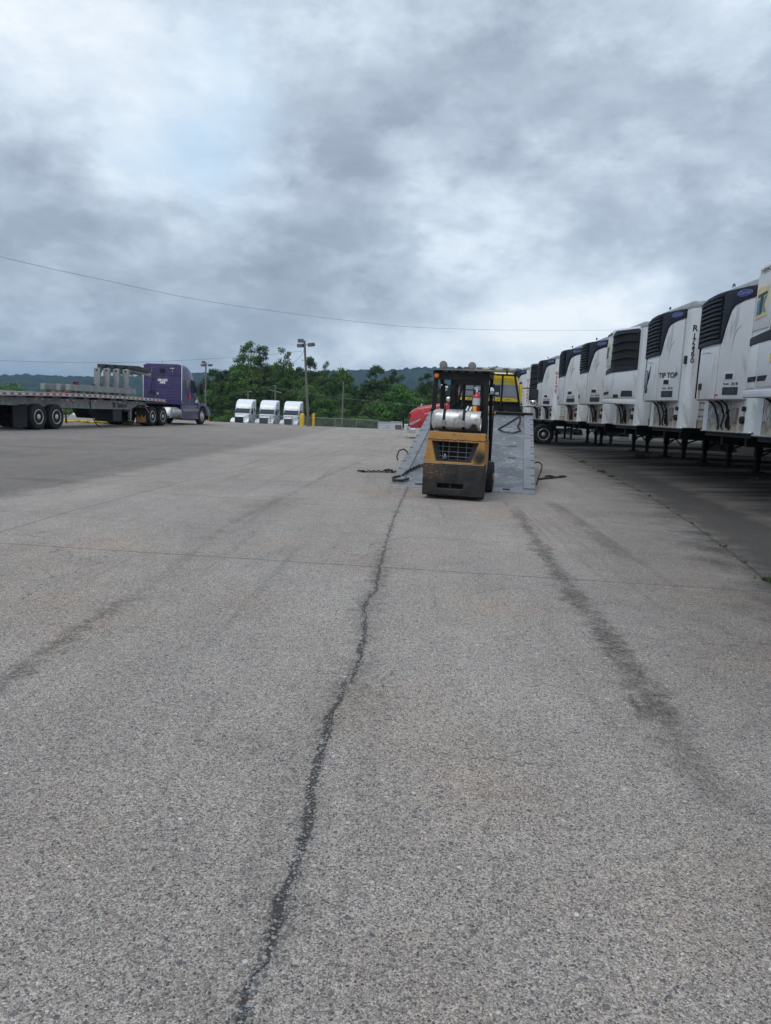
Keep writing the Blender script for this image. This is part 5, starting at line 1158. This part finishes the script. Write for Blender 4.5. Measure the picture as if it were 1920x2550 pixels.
# crew cab
hw = 1.0
rg_ = [rr(10.95, hw, .95, 2.66, .20, .06, hw*.90), rr(11.02, hw+.02, .95, 2.72, .26, .06, hw*.90), rr(11.5, hw+.03, .95, 2.78, .28, .06, hw*.88), rr(12.3, hw+.03, .95, 2.76, .26, .06, hw*.86), rr(12.55, hw, .95, 2.62, .22, .06, hw*.83), rr(13.1, hw*.95, .95, 1.95, .12, .06, hw*.86)]
yc_ = obj('cab', MB().loft(rg_), yellow, YT, 0, ang=40)
obj('hood', MB().loft([rr(13.0, .92, .7, 1.85, .2, .1, .75), rr(13.9, .8, .65, 1.7, .2, .1, .62), rr(14.5, .7, .6, 1.45, .2, .1, .52)]), yellow, YT)
obj('rear_panel', MB().box(-.90, .90, 10.90, 10.955, 1.30, 2.60), yellow, yc_, .03, 2)
for a, b_, mm, nm in ((-.88, -.36, glassg, 'side_pane'), (-.30, .34, glassd, 'centre_pane'), (.40, .88, glassg, 'side_pane')):
    obj(nm, MB().box(a, b_, 10.885, 10.905, 1.98, 2.34), mm, yc_, .035, 3, 30)
obj('window_seal', MB().box(-.92, .92, 10.893, 10.898, 1.95, 2.37), mat('window_band', (.34, .36, .40), .4), yc_, .02, 2)
obj('window_lettering', MB().box(-.02, .3, 10.878, 10.884, 2.03, 2.12), white, yc_); text('sticker_lettering', 'CJ', .10, '-y', (.14, 10.876, 2.075), blue, yc_, bold=.01)
for x_ in (-.62, -.02, .30, .62): obj('pressed_arch', MB().tube([(x_-.10, 10.895, 1.84), (x_-.08, 10.89, 1.90), (x_, 10.888, 1.92), (x_+.08, 10.89, 1.90), (x_+.10, 10.895, 1.84)], .013, 5), yellow, yc_)
for z_ in (2.44, 2.50): obj('pressed_line', MB().box(-.82, .82, 10.893, 10.901, z_-.008, z_+.008), yellow, yc_)
obj('roof_shoulder', MB().tube([(.93, 11.3, 1.4), (1.0, 11.35, 2.2), (.97, 11.35, 2.42)], [.05, .07, .06], 8), yellow, yc_)
for s in (-1, 1):
    obj('cab_window', MB().box(min(s*.93, s*1.03), max(s*.93, s*1.03), 11.5, 12.3, 1.9, 2.5), glassd, yc_, .02, 1)
    mr = MB().tube([(s*1.0, 12.3, 2.33), (s*1.52, 12.35, 2.33), (s*1.58, 12.3, 2.25), (s*1.58, 12.3, 1.82), (s*1.5, 12.3, 1.72), (s*1.0, 12.3, 1.70)], .018, 6)
    mo = obj('mirror', mr, blk, YT); obj('mirror_head', MB().box(s*1.47-.13, s*1.47+.13, 12.25, 12.33, 1.98, 2.30), black, mo, .03, 2)
    obj('mirror_glass', MB().box(s*1.47-.11, s*1.47+.11, 12.243, 12.249, 2.0, 2.28), glassd, mo)
    obj('convex_mirror', MB().ball((s*1.44, 12.25, 1.86), .10, 12, (1, .4, .85)), chrome, mo)
    obj('grab_handle', MB().tube([(s*1.06, 11.0, 2.0), (s*1.12, 11.0, 1.95), (s*1.13, 11.0, 1.4), (s*1.06, 11.0, 1.35)], .02, 6), clean_w, YT)
obj('windscreen', MB().add([(-.8, 13.12, 1.97), (.8, 13.12, 1.97), (.76, 12.60, 2.58), (-.76, 12.60, 2.58), (-.8, 13, 1.93), (.8, 13, 1.93), (.76, 12.5, 2.54), (-.76, 12.5, 2.54)], [(0, 1, 2, 3), (7, 6, 5, 4), (0, 4, 5, 1), (1, 5, 6, 2), (2, 6, 7, 3), (3, 7, 4, 0)]), glassd, YT)
# headache rack and light bar
rk = MB(); Yk = 10.62
for x0_, x1_, r_ in ((-.98, -.80, .035), (.98, .78, .035), (-.48, -.48, .035), (.40, .40, .035)):
    rk.tube([(x0_, Yk, 1.36), (x0_*.995, Yk, 1.75), (x1_, Yk, 2.66)], r_, 6)
rk.tube([(-.80, Yk, 2.66), (.78, Yk, 2.66)], .03, 6).tube([(-.98, Yk, 1.80), (.98, Yk, 1.80)], .03, 6)
rack = obj('headache_rack', rk, blk, YT); obj('rack_panel', MB().box(-.96, .96, Yk+.03, Yk+.06, 1.30, 1.78), blk, rack, .01, 1)
obj('rack_rail', MB().tube([(-.9, Yk, 2.15), (-.5, Yk, 2.15)], .018, 5), blk, rack)
lbar = obj('light_bar', MB().box(-.86, .80, Yk-.12, Yk+.14, 2.80, 2.875), mat('lightbar_lens', (.42, .42, .42), .3, 0, .3, 9), YT, .02, 2)
for i in range(8): obj('light_module', MB().box(-.84+i*.205, -.84+i*.205+.17, Yk-.135, Yk-.119, 2.81, 2.86), mat('module_pale', (.55, .54, .50), .25) if i % 2 else lampm, lbar, .006, 1)
obj('bar_stand', MB().box(-.6, -.55, Yk, Yk+.05, 2.66, 2.80).box(.5, .55, Yk, Yk+.05, 2.66, 2.80), blk, lbar)
for i, (x_, w2) in enumerate(((-.12, .06), (.0, .06), (.13, .06))):
    obj('wheel_skate', MB().box(x_-w2*.6, x_+w2*.6, Yk-.22, Yk-.12, 1.38, 1.66), mat('skate_plastic', (.42, .42, .38), .5), rack, .02, 2)
obj('snatch_block', MB().ball((.25, Yk-.2, 1.45), .09, 10).ball((.55, Yk-.2, 1.46), .07, 10), rust, rack)
obj('rope_coil', MB().tube([(.8+.10*math.cos(t), Yk-.25+.05*math.sin(t), 1.42+t*.004) for t in [i*.6 for i in range(30)]], .014, 5), wirem, rack)

# chains
def chain_mb(pts, r=.007, L=.045):
    m = MB(); P_ = [Vector(p) for p in pts]; k = 0
    for a, b_ in zip(P_, P_[1:]):
        d = b_-a; n = max(1, int(d.length/(L*.72)))
        for i in range(n):
            c = a+d*((i+.5)/n); dn = d.normalized(); u = dn.cross(Vector((.1, .2, 1))).normalized(); v2 = dn.cross(u)
            q = u if k % 2 else v2; k += 1
            m.tube([c+dn*L*.5*math.cos(t)+q*L*.33*math.sin(t) for t in [2*PI*j/8 for j in range(8)]], r, 4, True)
    return m
BM = Matrix.Translation((B0.x, B0.y, 0)) @ Matrix.Rotation(-TH_, 4, 'Z') @ Matrix.Translation((0, 0, .035)) @ Matrix.Rotation(slope, 4, 'X')
def onbed(m, name, label, cat='chain', mt=rust):
    o = obj(name, m, mt); o.matrix_world = BM; return tag(o, label, cat)
onbed(chain_mb([(.98, 5.75, .02), (.80, 5.2, .02), (.50, 4.35, .02), (.62, 4.15, .02), (.85, 4.05, .02), (1.02, 4.3, .02), (.95, 4.7, .02), (1.0, 5.2, .02), (1.0, 5.7, .02)], .008, .055), 'loop_chain', 'rusty chain hanging in a loop down the top right of the steel bed')
lc = chain_mb([(-.55, 1.55, .03), (-.95, 1.1, .03), (-1.1, .75, .03), (-1.16, .45, .03)], .011, .07)
lc.tube([(-1.2, .42, .03), (-1.32, .25, .04), (-1.28, .12, .04), (-1.1, .14, .04), (-1.02, .3, .03)], .022, 7)
onbed(lc, 'hook_chain', 'chain ending in a big hook at the lower left corner of the steel bed')
rg2 = random.Random(8); cp = [(-.92+rg2.random()*.42, 1.5+rg2.random()*.32, .02+.05*rg2.random()) for _ in range(16)]
lc = chain_mb(cp, .011, .07); lc.tube([(-.72, 1.55, .06), (-.6, 1.42, .07), (-.45, 1.38, .05), (-.3, 1.4, .05)], .02, 6)
onbed(lc, 'piled_chain', 'tangled pile of chain on the bed beside the forklift counterweight')
def ground_chain(pts, label, hookend):
    m = chain_mb([(x, y, .02) for x, y in pts], .013, .075)
    hx, hy = hookend; m.tube([(hx, hy, .03), (hx+.06, hy+.05, .03), (hx+.02, hy+.12, .03), (hx-.08, hy+.1, .03)], .02, 6)
    qx, qy = pts[len(pts)//2]; m.tube([(qx-.1, qy, .05), (qx, qy+.03, .07), (qx+.1, qy, .05)], .026, 6)
    tag(obj('ground_chain', m, rust), label, 'chain', 'chains lying on the asphalt')
ground_chain([(-1.12, 15.9), (-.95, 16.0), (-.8, 16.1), (-.55, 16.1), (-.25, 16.2), (.05, 16.1)], 'chain stretched on the asphalt left of the tilted bed', (-1.15, 15.85))
ground_chain([(2.75, 16.0), (2.95, 16.3), (3.1, 16.5), (3.3, 16.75), (3.5, 17.0)], 'chain lying on the asphalt right of the tilted bed', (3.52, 17.0))

# ------------------------------------------------------------------ forklift
FK = thing('forklift', 'worn orange and black forklift with a gas tank, seen from behind', 'forklift', (.64, 11.575, 0), -R(9.5))
def framed(outer, inner, y0, y1, name, m, bevel, parent=FK, inner_back=None):
    inner_back = inner_back or inner; mb = MB(); n = 4
    o0 = [(x, y0, z) for x, z in outer]; i0 = [(x, y0, z) for x, z in inner]; o1 = [(x*.985, y1, z) for x, z in outer]; i1 = [(x, y1, z) for x, z in inner_back]
    vs = o0+i0+o1+i1; fs = []
    for k in range(n):
        j = (k+1) % n; fs += [(k, j, n+j, n+k), (2*n+k, 3*n+k, 3*n+j, 2*n+j), (k, 2*n+k, 2*n+j, j), (n+k, n+j, 3*n+j, 3*n+k)]
    return obj(name, mb.add(vs, fs), m, parent, bevel, 3)
up_o = [(-.482, .578), (.485, .578), (.475, 1.075), (-.425, 1.085)]; up_i = [(-.295, .612), (.272, .607), (.385, .925), (-.375, .935)]
cw = framed(up_o, up_i, 0, .42, 'counterweight', orangem, .022, inner_back=[(-.22, .62), (.21, .62), (.30, .92), (-.30, .92)])
lo_o = [(-.492, .06), (.492, .06), (.492, .572), (-.492, .572)]; lo_i = [(-.25, .185), (.175, .185), (.175, .255), (-.25, .255)]
cl2 = framed(lo_o, lo_i, -.012, .55, 'lower_casting', sootm, .028)
obj('slot_divider', MB().box(-.055, -.03, .02, .10, .18, .26), sootm, cl2); obj('slot_recess', MB().box(-.26, .19, .12, .16, .17, .27), void, cl2)
obj('corner_step', MB().box(.17, .497, -.02, .0, .07, .33), sootm, cl2, .008, 2); obj('raised_plate', MB().box(-.14, .05, -.017, -.010, .315, .435), sootm, cl2, .004, 1)
text('raised_lettering', 'CAT', .10, '-y', (-.045, -.018, .375), sootm, cl2, bold=.004, ext=.004)
obj('seam_trim', MB().box(-.49, .485, -.016, .0, .572, .582), cream, cl2, .003, 1)
gf = MB()
gi, gb = [(-.285, .618), (.262, .613), (.372, .918), (-.362, .928)], [(-.215, .645), (.195, .645), (.285, .915), (-.275, .915)]
vs = [(x, .03, z) for x, z in gi]+[(x, .13, z) for x, z in gb]+[(x, .10, z-.0) for x, z in gi]
gf.add([(x, .025, z) for x, z in gi]+[(x, .14, z) for x, z in gb], [(0, 1, 5, 4), (1, 2, 6, 5), (2, 3, 7, 6), (3, 0, 4, 7)]); 
obj('grille_surround', gf, mat('surround_grey', (.045, .05, .058), .5), cw)
obj('radiator', MB().box(-.32, .32, .24, .28, .6, .95), void, cw)
for x_ in (-.20, -.10, .045, .18): obj('grille_bar', MB().cyl((x_, .12, .63), (x_, .12, .925), .0045, n=6), galv, cw)
for z_ in (.69, .765, .845): obj('grille_bar', MB().cyl((-.30, .114, z_+.004), (.28, .114, z_-.004), .0045, n=6), galv, cw)
obj('tow_pin', MB().ball((-.155, .07, .672), .038, 12).cyl((-.155, .07, .69), (-.155, .07, .73), .012, n=8), lampm, cw)
obj('pin_knob', MB().ball((-.155, .06, .715), .012, 8), clean_w, cw)
# chassis and hood
obj('chassis', MB().prism([(.42, .25), (1.75, .22), (1.75, .50), (1.35, .52), (1.30, .95), (.42, 1.06)], 'x', -.46, .46), blk, FK, .02, 2)
for s in (-1, 1): obj('side_cover', MB().prism([(.43, .45), (.80, .40), (1.0, .60), (.95, .98), (.43, 1.04)], 'x', *sorted((s*.455, s*.478))), orangem, FK, .008, 1)
obj('tank_cradle', MB().box(-.36, .34, .06, .34, 1.10, 1.125).box(-.30, -.26, .1, .3, 1.12, 1.17).box(.24, .28, .1, .3, 1.12, 1.17), blk, FK, .005, 1)
st_ = obj('seat', MB().box(-.25, .25, .78, 1.22, 1.02, 1.14), black, FK, .03, 3); obj('backrest', MB().prism([(.72, 1.12), (.84, 1.12), (.80, 1.46), (.70, 1.46)], 'x', -.21, .21), black, st_, .03, 3)
obj('steering_wheel', MB().lathe([(.17, -.01), (.185, 0), (.17, .01), (.16, 0), (.17, -.01)], (0, 0, 0), 'z', 20).cyl((0, 0, 0), (0, 0, -.35), .02).box(-.16, .16, -.012, .012, -.006, .006), blk, FK, loc=(-.02, 1.45, 1.28), rot=(R(35), 0, 0))
for s in (-1, 1):
    obj('wheel', MB().lathe([(.10, -.09), (.19, -.10), (.205, -.08), (.205, .08), (.19, .10), (.10, .09)], (s*.38, .46, .205), 'x', 24), rubber, FK)
    w_o = obj('wheel', MB().lathe([(.14, -.11), (.26, -.12), (.275, -.10), (.275, .10), (.26, .12), (.14, .11)], (s*.43, 1.62, .275), 'x', 28), rubber, FK)
    obj('rim', MB().cyl((s*.43-.115*s, 1.62, .275), (s*.43+.105*s, 1.62, .275), .145, n=20).cyl((s*.535, 1.62, .275), (s*.56, 1.62, .275), .06), orangem, w_o)
    # overhead guard legs
    xb, xt = s*.455, s*.415
    lg_ = MB(); 
    for (x_, y_, w3) in (): pass
    def leg(p0, p1, a, b_):
        m = MB(); vs = []
        for p in (p0, p1): vs += [(p[0]-a, p[1]-b_, p[2]), (p[0]+a, p[1]-b_, p[2]), (p[0]+a, p[1]+b_, p[2]), (p[0]-a, p[1]+b_, p[2])]
        m.add(vs, [(3, 2, 1, 0), (4, 5, 6, 7), (0, 1, 5, 4), (1, 2, 6, 5), (2, 3, 7, 6), (3, 0, 4, 7)]); return m
    obj('guard_leg', leg((s*.435, .36, 1.0), (s*.405, .42, 2.03), .032 if s < 0 else .045, .03), blk, FK, .006, 1)
    obj('guard_leg', leg((s*.455, 1.72, .55), (s*.43, 1.35, 2.03), .03, .03), blk, FK, .006, 1)
    obj('guard_rail', MB().box(s*.43-.03, s*.43+.03, .38, 1.42, 1.98, 2.055), blk, FK, .006, 1)
obj('guard_header', MB().box(-.44, .45, .38, .43, 1.92, 2.04), blk, FK, .006, 1); obj('guard_header', MB().box(-.44, .45, 1.38, 1.43, 1.98, 2.05), blk, FK, .006, 1)
rf = obj('roof_plate', MB().box(-.47, .50, .30, 1.48, 2.065, 2.082), mat('roof_grey', (.20, .20, .19), .6, .2, .2, 4), FK, .003, 1)
for i in range(6): obj('guard_bar', MB().box(-.36+i*.144-.012, -.36+i*.144+.012, .43, 1.38, 2.015, 2.06), blk, FK)
# mast, carriage, forks, load backrest
for s in (-1, 1):
    obj('mast_channel', MB().box(s*.30-.045, s*.30+.045, 1.88, 1.96, .08, 2.06), blk, FK, .005, 1)
    obj('inner_channel', MB().box(s*.235-.03, s*.235+.03, 1.90, 1.98, .12, 2.02), blk, FK, .005, 1)
    obj('fork', MB().box(s*.22-.05, s*.22+.05, 2.12, 2.16, .05, .6).box(s*.22-.05, s*.22+.05, 2.12, 3.1, .05, .085), blk, FK, .006, 1)
    obj('tilt_cylinder', MB().tube([(s*.28, 1.2, .5), (s*.30, 1.88, .62)], .03, 8), blk, FK)
obj('lift_cylinder', MB().cyl((-.10, 1.93, .2), (-.10, 1.93, 1.98), .032), blk, FK)
obj('mast_crossbar', MB().box(-.34, .34, 1.88, 1.93, 1.90, 2.0).box(-.34, .34, 1.88, 1.93, .95, 1.05), blk, FK)
obj('carriage', MB().box(-.42, .42, 2.05, 2.11, .18, .26).box(-.42, .42, 2.05, 2.11, .50, .58), blk, FK)
lbk = MB().tube([(-.45, 2.1, .58), (-.45, 2.1, 1.70), (.45, 2.1, 1.70), (.45, 2.1, .58)], .014, 6)
for x_ in (-.2, .05, .25): lbk.tube([(x_, 2.1, .58), (x_, 2.1, 1.70)], .009, 5)
obj('load_backrest', lbk, blk, FK)
obj('hose_loop', MB().tube([(-.16, .9, 1.3), (-.2, 1.0, 1.5), (-.16, 1.2, 1.58), (-.1, 1.5, 1.45), (-.1, 1.8, 1.6)], .014, 6).tube([(.0, .35, 1.48), (.08, .42, 1.52), (.2, .5, 1.47), (.28, .55, 1.38)], .012, 6), blk, FK)
obj('cowl', MB().box(-.40, .40, 1.5, 1.62, .9, 1.30), blk, FK, .02, 2)
ex = obj('exhaust_pipe', MB().cyl((-.30, .52, 1.02), (-.30, .52, 1.76), .038).cyl((-.30, .50, 1.7), (-.30, .47, 1.82), .042), blk, FK)
# gas tank
ty = .20; tkp = MB().lathe([(.0001, -.40), (.07, -.395), (.13, -.375), (.162, -.34), (.172, -.29), (.172, -.10), (.168, -.098), (.168, -.092), (.172, -.09), (.172, .14), (.168, .142), (.168, .148), (.172, .15), (.172, .21), (.15, .26), (.10, .285), (.0001, .29)], (-.02, ty, 1.30), 'x', 36)
tk_ = obj('gas_tank', tkp, tankm, FK)
cl3 = MB(); n_ = 30; vs = []; 
for x_, r_ in ((.20, .158), (.375, .158), (.375, .150), (.20, .150)):
    for i in range(n_+1): a = R(-62)+R(292)*i/n_+R(-28); vs.append((x_, ty-r_*math.cos(a+PI)*-1, 1.30+r_*math.sin(a+PI)))
m_ = n_+1; cl3.add(vs, [(k*m_+i, k*m_+i+1, ((k+1) % 4)*m_+i+1, ((k+1) % 4)*m_+i) for k in range(4) for i in range(n_)])
obj('tank_collar', cl3, tankm, tk_)
obj('collar_opening', MB().prism([(.235, 1.15), (.325, 1.15), (.325, 1.225), (.30, 1.25), (.26, 1.25), (.235, 1.225)], 'y', ty-.165, ty-.150), void, tk_)
obj('tank_valve', MB().cyl((.28, ty, 1.30), (.36, ty, 1.30), .035).cyl((.33, ty, 1.30), (.33, ty-.12, 1.24), .014), mat('brass', (.45, .33, .14), .4, .8), tk_)
for x_ in (-.20, .115):
    sr = obj('tank_strap', MB().lathe([(.1735, -.022), (.178, -.022), (.178, .022), (.1735, .022), (.1735, -.022)], (x_, ty, 1.30), 'x', 36), blk, tk_)
    obj('strap_buckle', MB().box(x_-.028, x_+.028, ty-.195, ty-.176, 1.20, 1.30), steelgrey, tk_, .005, 1)
obj('strap_lever', MB().cyl((.14, .1, 1.46), (.17, .12, 1.53), .014, n=8).cyl((.19, .15, 1.46), (.22, .16, 1.52), .018, n=8), clean_w, tk_)
tk_.location.z = -.03
# lamps and mirrors
def work_light(x, z, r, y=.42, m1=lampglass, rim=lampm):
    o = obj('work_light', MB().lathe([(.0001, .05), (r*.6, .045), (r, .012), (r, -.012), (r*.93, -.018), (.0001, -.010)], (x, y, z), 'y', 24).cyl((x, y, 2.05), (x, y, z-r*.8), .012, n=8), rim, FK)
    obj('lens', MB().lathe([(.0001, -.022), (r*.5, -.024), (r*.88, -.016), (.0001, -.012)], (x, y, z), 'y', 24), m1, o); return o
work_light(-.305, 2.155, .064); work_light(.165, 2.15, .064)
o = work_light(-.075, 2.115, .048, .75, mat('blue_lens', (.04, .06, .11), .2)); obj('lamp_lead', MB().tube([(-.075, .75, 2.13), (-.15, .7, 2.11), (-.23, .65, 2.06)], .006, 5), blk, o)
bc = obj('amber_beacon', MB().lathe([(.0001, -.035), (.03, -.032), (.043, -.01), (.045, .02), (.0001, .025)], (-.395, .36, 1.975), 'y', 20), orange, FK); obj('beacon_rim', MB().lathe([(.046, -.005), (.055, -.002), (.055, .03), (.046, .03)], (-.395, .36, 1.975), 'y', 20), blk, bc)
for (x_, z_, r_, y_) in ((-.30, 1.80, .075, .62), (.475, 1.77, .065, .55)):
    mi = obj('round_mirror', MB().lathe([(.0001, -.022), (r_*.5, -.017), (r_*.9, -.004), (r_*.92, .01), (.0001, .02)], (x_, y_, z_), 'y', 24), chrome, FK)
    obj('mirror_arm', MB().tube([(x_, y_+.02, z_), (x_+(.06 if x_ > 0 else -.08), y_+.03, z_+.12)], .008, 5), blk, mi)
# fire extinguisher hung on the guard leg
FE = thing('fire_extinguisher', 'red fire extinguisher strapped to the right post of the forklift', 'fire extinguisher')
FE.matrix_world = Matrix.Translation((.64, 11.575, 0)) @ Matrix.Rotation(-R(9.5), 4, 'Z') @ Matrix.Translation((.275, .33, 1.40))
cy_ = obj('cylinder', MB().lathe([(.0001, 0), (.055, 0), (.062, .01), (.062, .25), (.05, .29), (.022, .315), (.022, .33), (.0001, .33)], (0, 0, 0), 'z', 24), redm, FE)
obj('label_band', MB().lathe([(.0625, .125), (.0632, .125), (.0632, .235), (.0625, .235)], (0, 0, 0), 'z', 24), white, cy_)
obj('label_sticker', MB().box(-.045, .01, -.066, -.05, .03, .11), mat('sticker_yel', (.70, .50, .03), .5), cy_)
obj('valve', MB().cyl((0, 0, .33), (0, 0, .38), .018, n=10).box(-.045, .02, -.012, .012, .375, .39).box(-.05, .02, -.012, .012, .40, .412), chrome, FE)
obj('hose', MB().tube([(.02, 0, .36), (.06, 0, .34), (.075, -.01, .25), (.074, -.01, .12)], .009, 6), blk, FE)
obj('bracket', MB().lathe([(.064, .11), (.067, .11), (.067, .12), (.064, .12)], (0, 0, 0), 'z', 24).box(.05, .12, -.02, .02, .10, .13), blk, FE)

# ------------------------------------------------------------------ small things on the asphalt
rgs = np.random.RandomState(4); m = MB(); CY = np.array([p[0] for p in CRL]); CX = np.array([p[1] for p in CRL])
def pebble(m, x, y, z, r):
    rr2 = rgs.rand(6)*.5+.75; k = r
    vs = [(x+k*rr2[0], y, z), (x-k*rr2[1], y, z), (x, y+k*rr2[2], z), (x, y-k*rr2[3], z), (x, y, z+k*.7*rr2[4]), (x, y, z-k*.5)]
    m.add(vs, [(0, 2, 4), (2, 1, 4), (1, 3, 4), (3, 0, 4), (2, 0, 5), (1, 2, 5), (3, 1, 5), (0, 3, 5)])
for i in range(900):
    y = 1.3+rgs.rand()**1.6*4; x = np.interp(y, CY, CX)+rgs.normal()*.018; m.k = int(rgs.rand()*3); pebble(m, x, y, .002, .0028+rgs.rand()*.0045)
for i in range(700):
    y = 1.3+rgs.rand()**1.4*7; x = (rgs.rand()-.5)*y*1.25; m.k = int(rgs.rand()*3); pebble(m, x, y, .002, .002+rgs.rand()**3*.0045)
g = obj('loose_gravel', m, [mat('stone_light', (.30, .30, .29), .8), mat('stone_mid', (.19, .19, .195), .8), mat('stone_dark', (.10, .105, .115), .8)], ang=10); g['kind'] = 'stuff'
def weeds(spots, name):
    m = MB()
    for (x, y, r_, n, h) in spots:
        for i in range(n):
            a = rgs.rand()*6.28; q = r_*rgs.rand(); bx, by = x+q*math.cos(a), y+q*math.sin(a)*1.6; hh = h*(.5+.7*rgs.rand()); l = (rgs.rand(2)-.5)*hh*1.4; w3 = .006+.006*rgs.rand()
            z0 = float(gz(np.array(bx), np.array(by)))
            m.add([(bx-w3, by, z0), (bx+w3, by, z0), (bx+l[0]*.5+w3*.7, by+l[1]*.5, z0+hh*.7), (bx+l[0]*.5-w3*.7, by+l[1]*.5, z0+hh*.7), (bx+l[0], by+l[1], z0+hh)], [(0, 1, 2, 3), (3, 2, 4)])
    o = obj(name, m, mat('weed_green', (.05, .065, .025), .8, 0, .4, 9)); o['kind'] = 'stuff'
weeds([(5.02, 19.4, .12, 50, .06), (4.85, 17.9, .10, 30, .05), (3.24, 6.5, .10, 22, .05), (5.45, 23.5, .15, 40, .06), (7.6, 15.0, .10, 50, .10), (8.2, 17.8, .15, 40, .08), (7.9, 25.5, .3, 90, .16), (8.6, 21.9, .25, 50, .1)]+[(float(np.interp(yy, [p[0] for p in CRR], [p[1] for p in CRR])), yy, .05, 5, .03) for yy in np.arange(6.5, 28, .9)], 'crack_weeds')
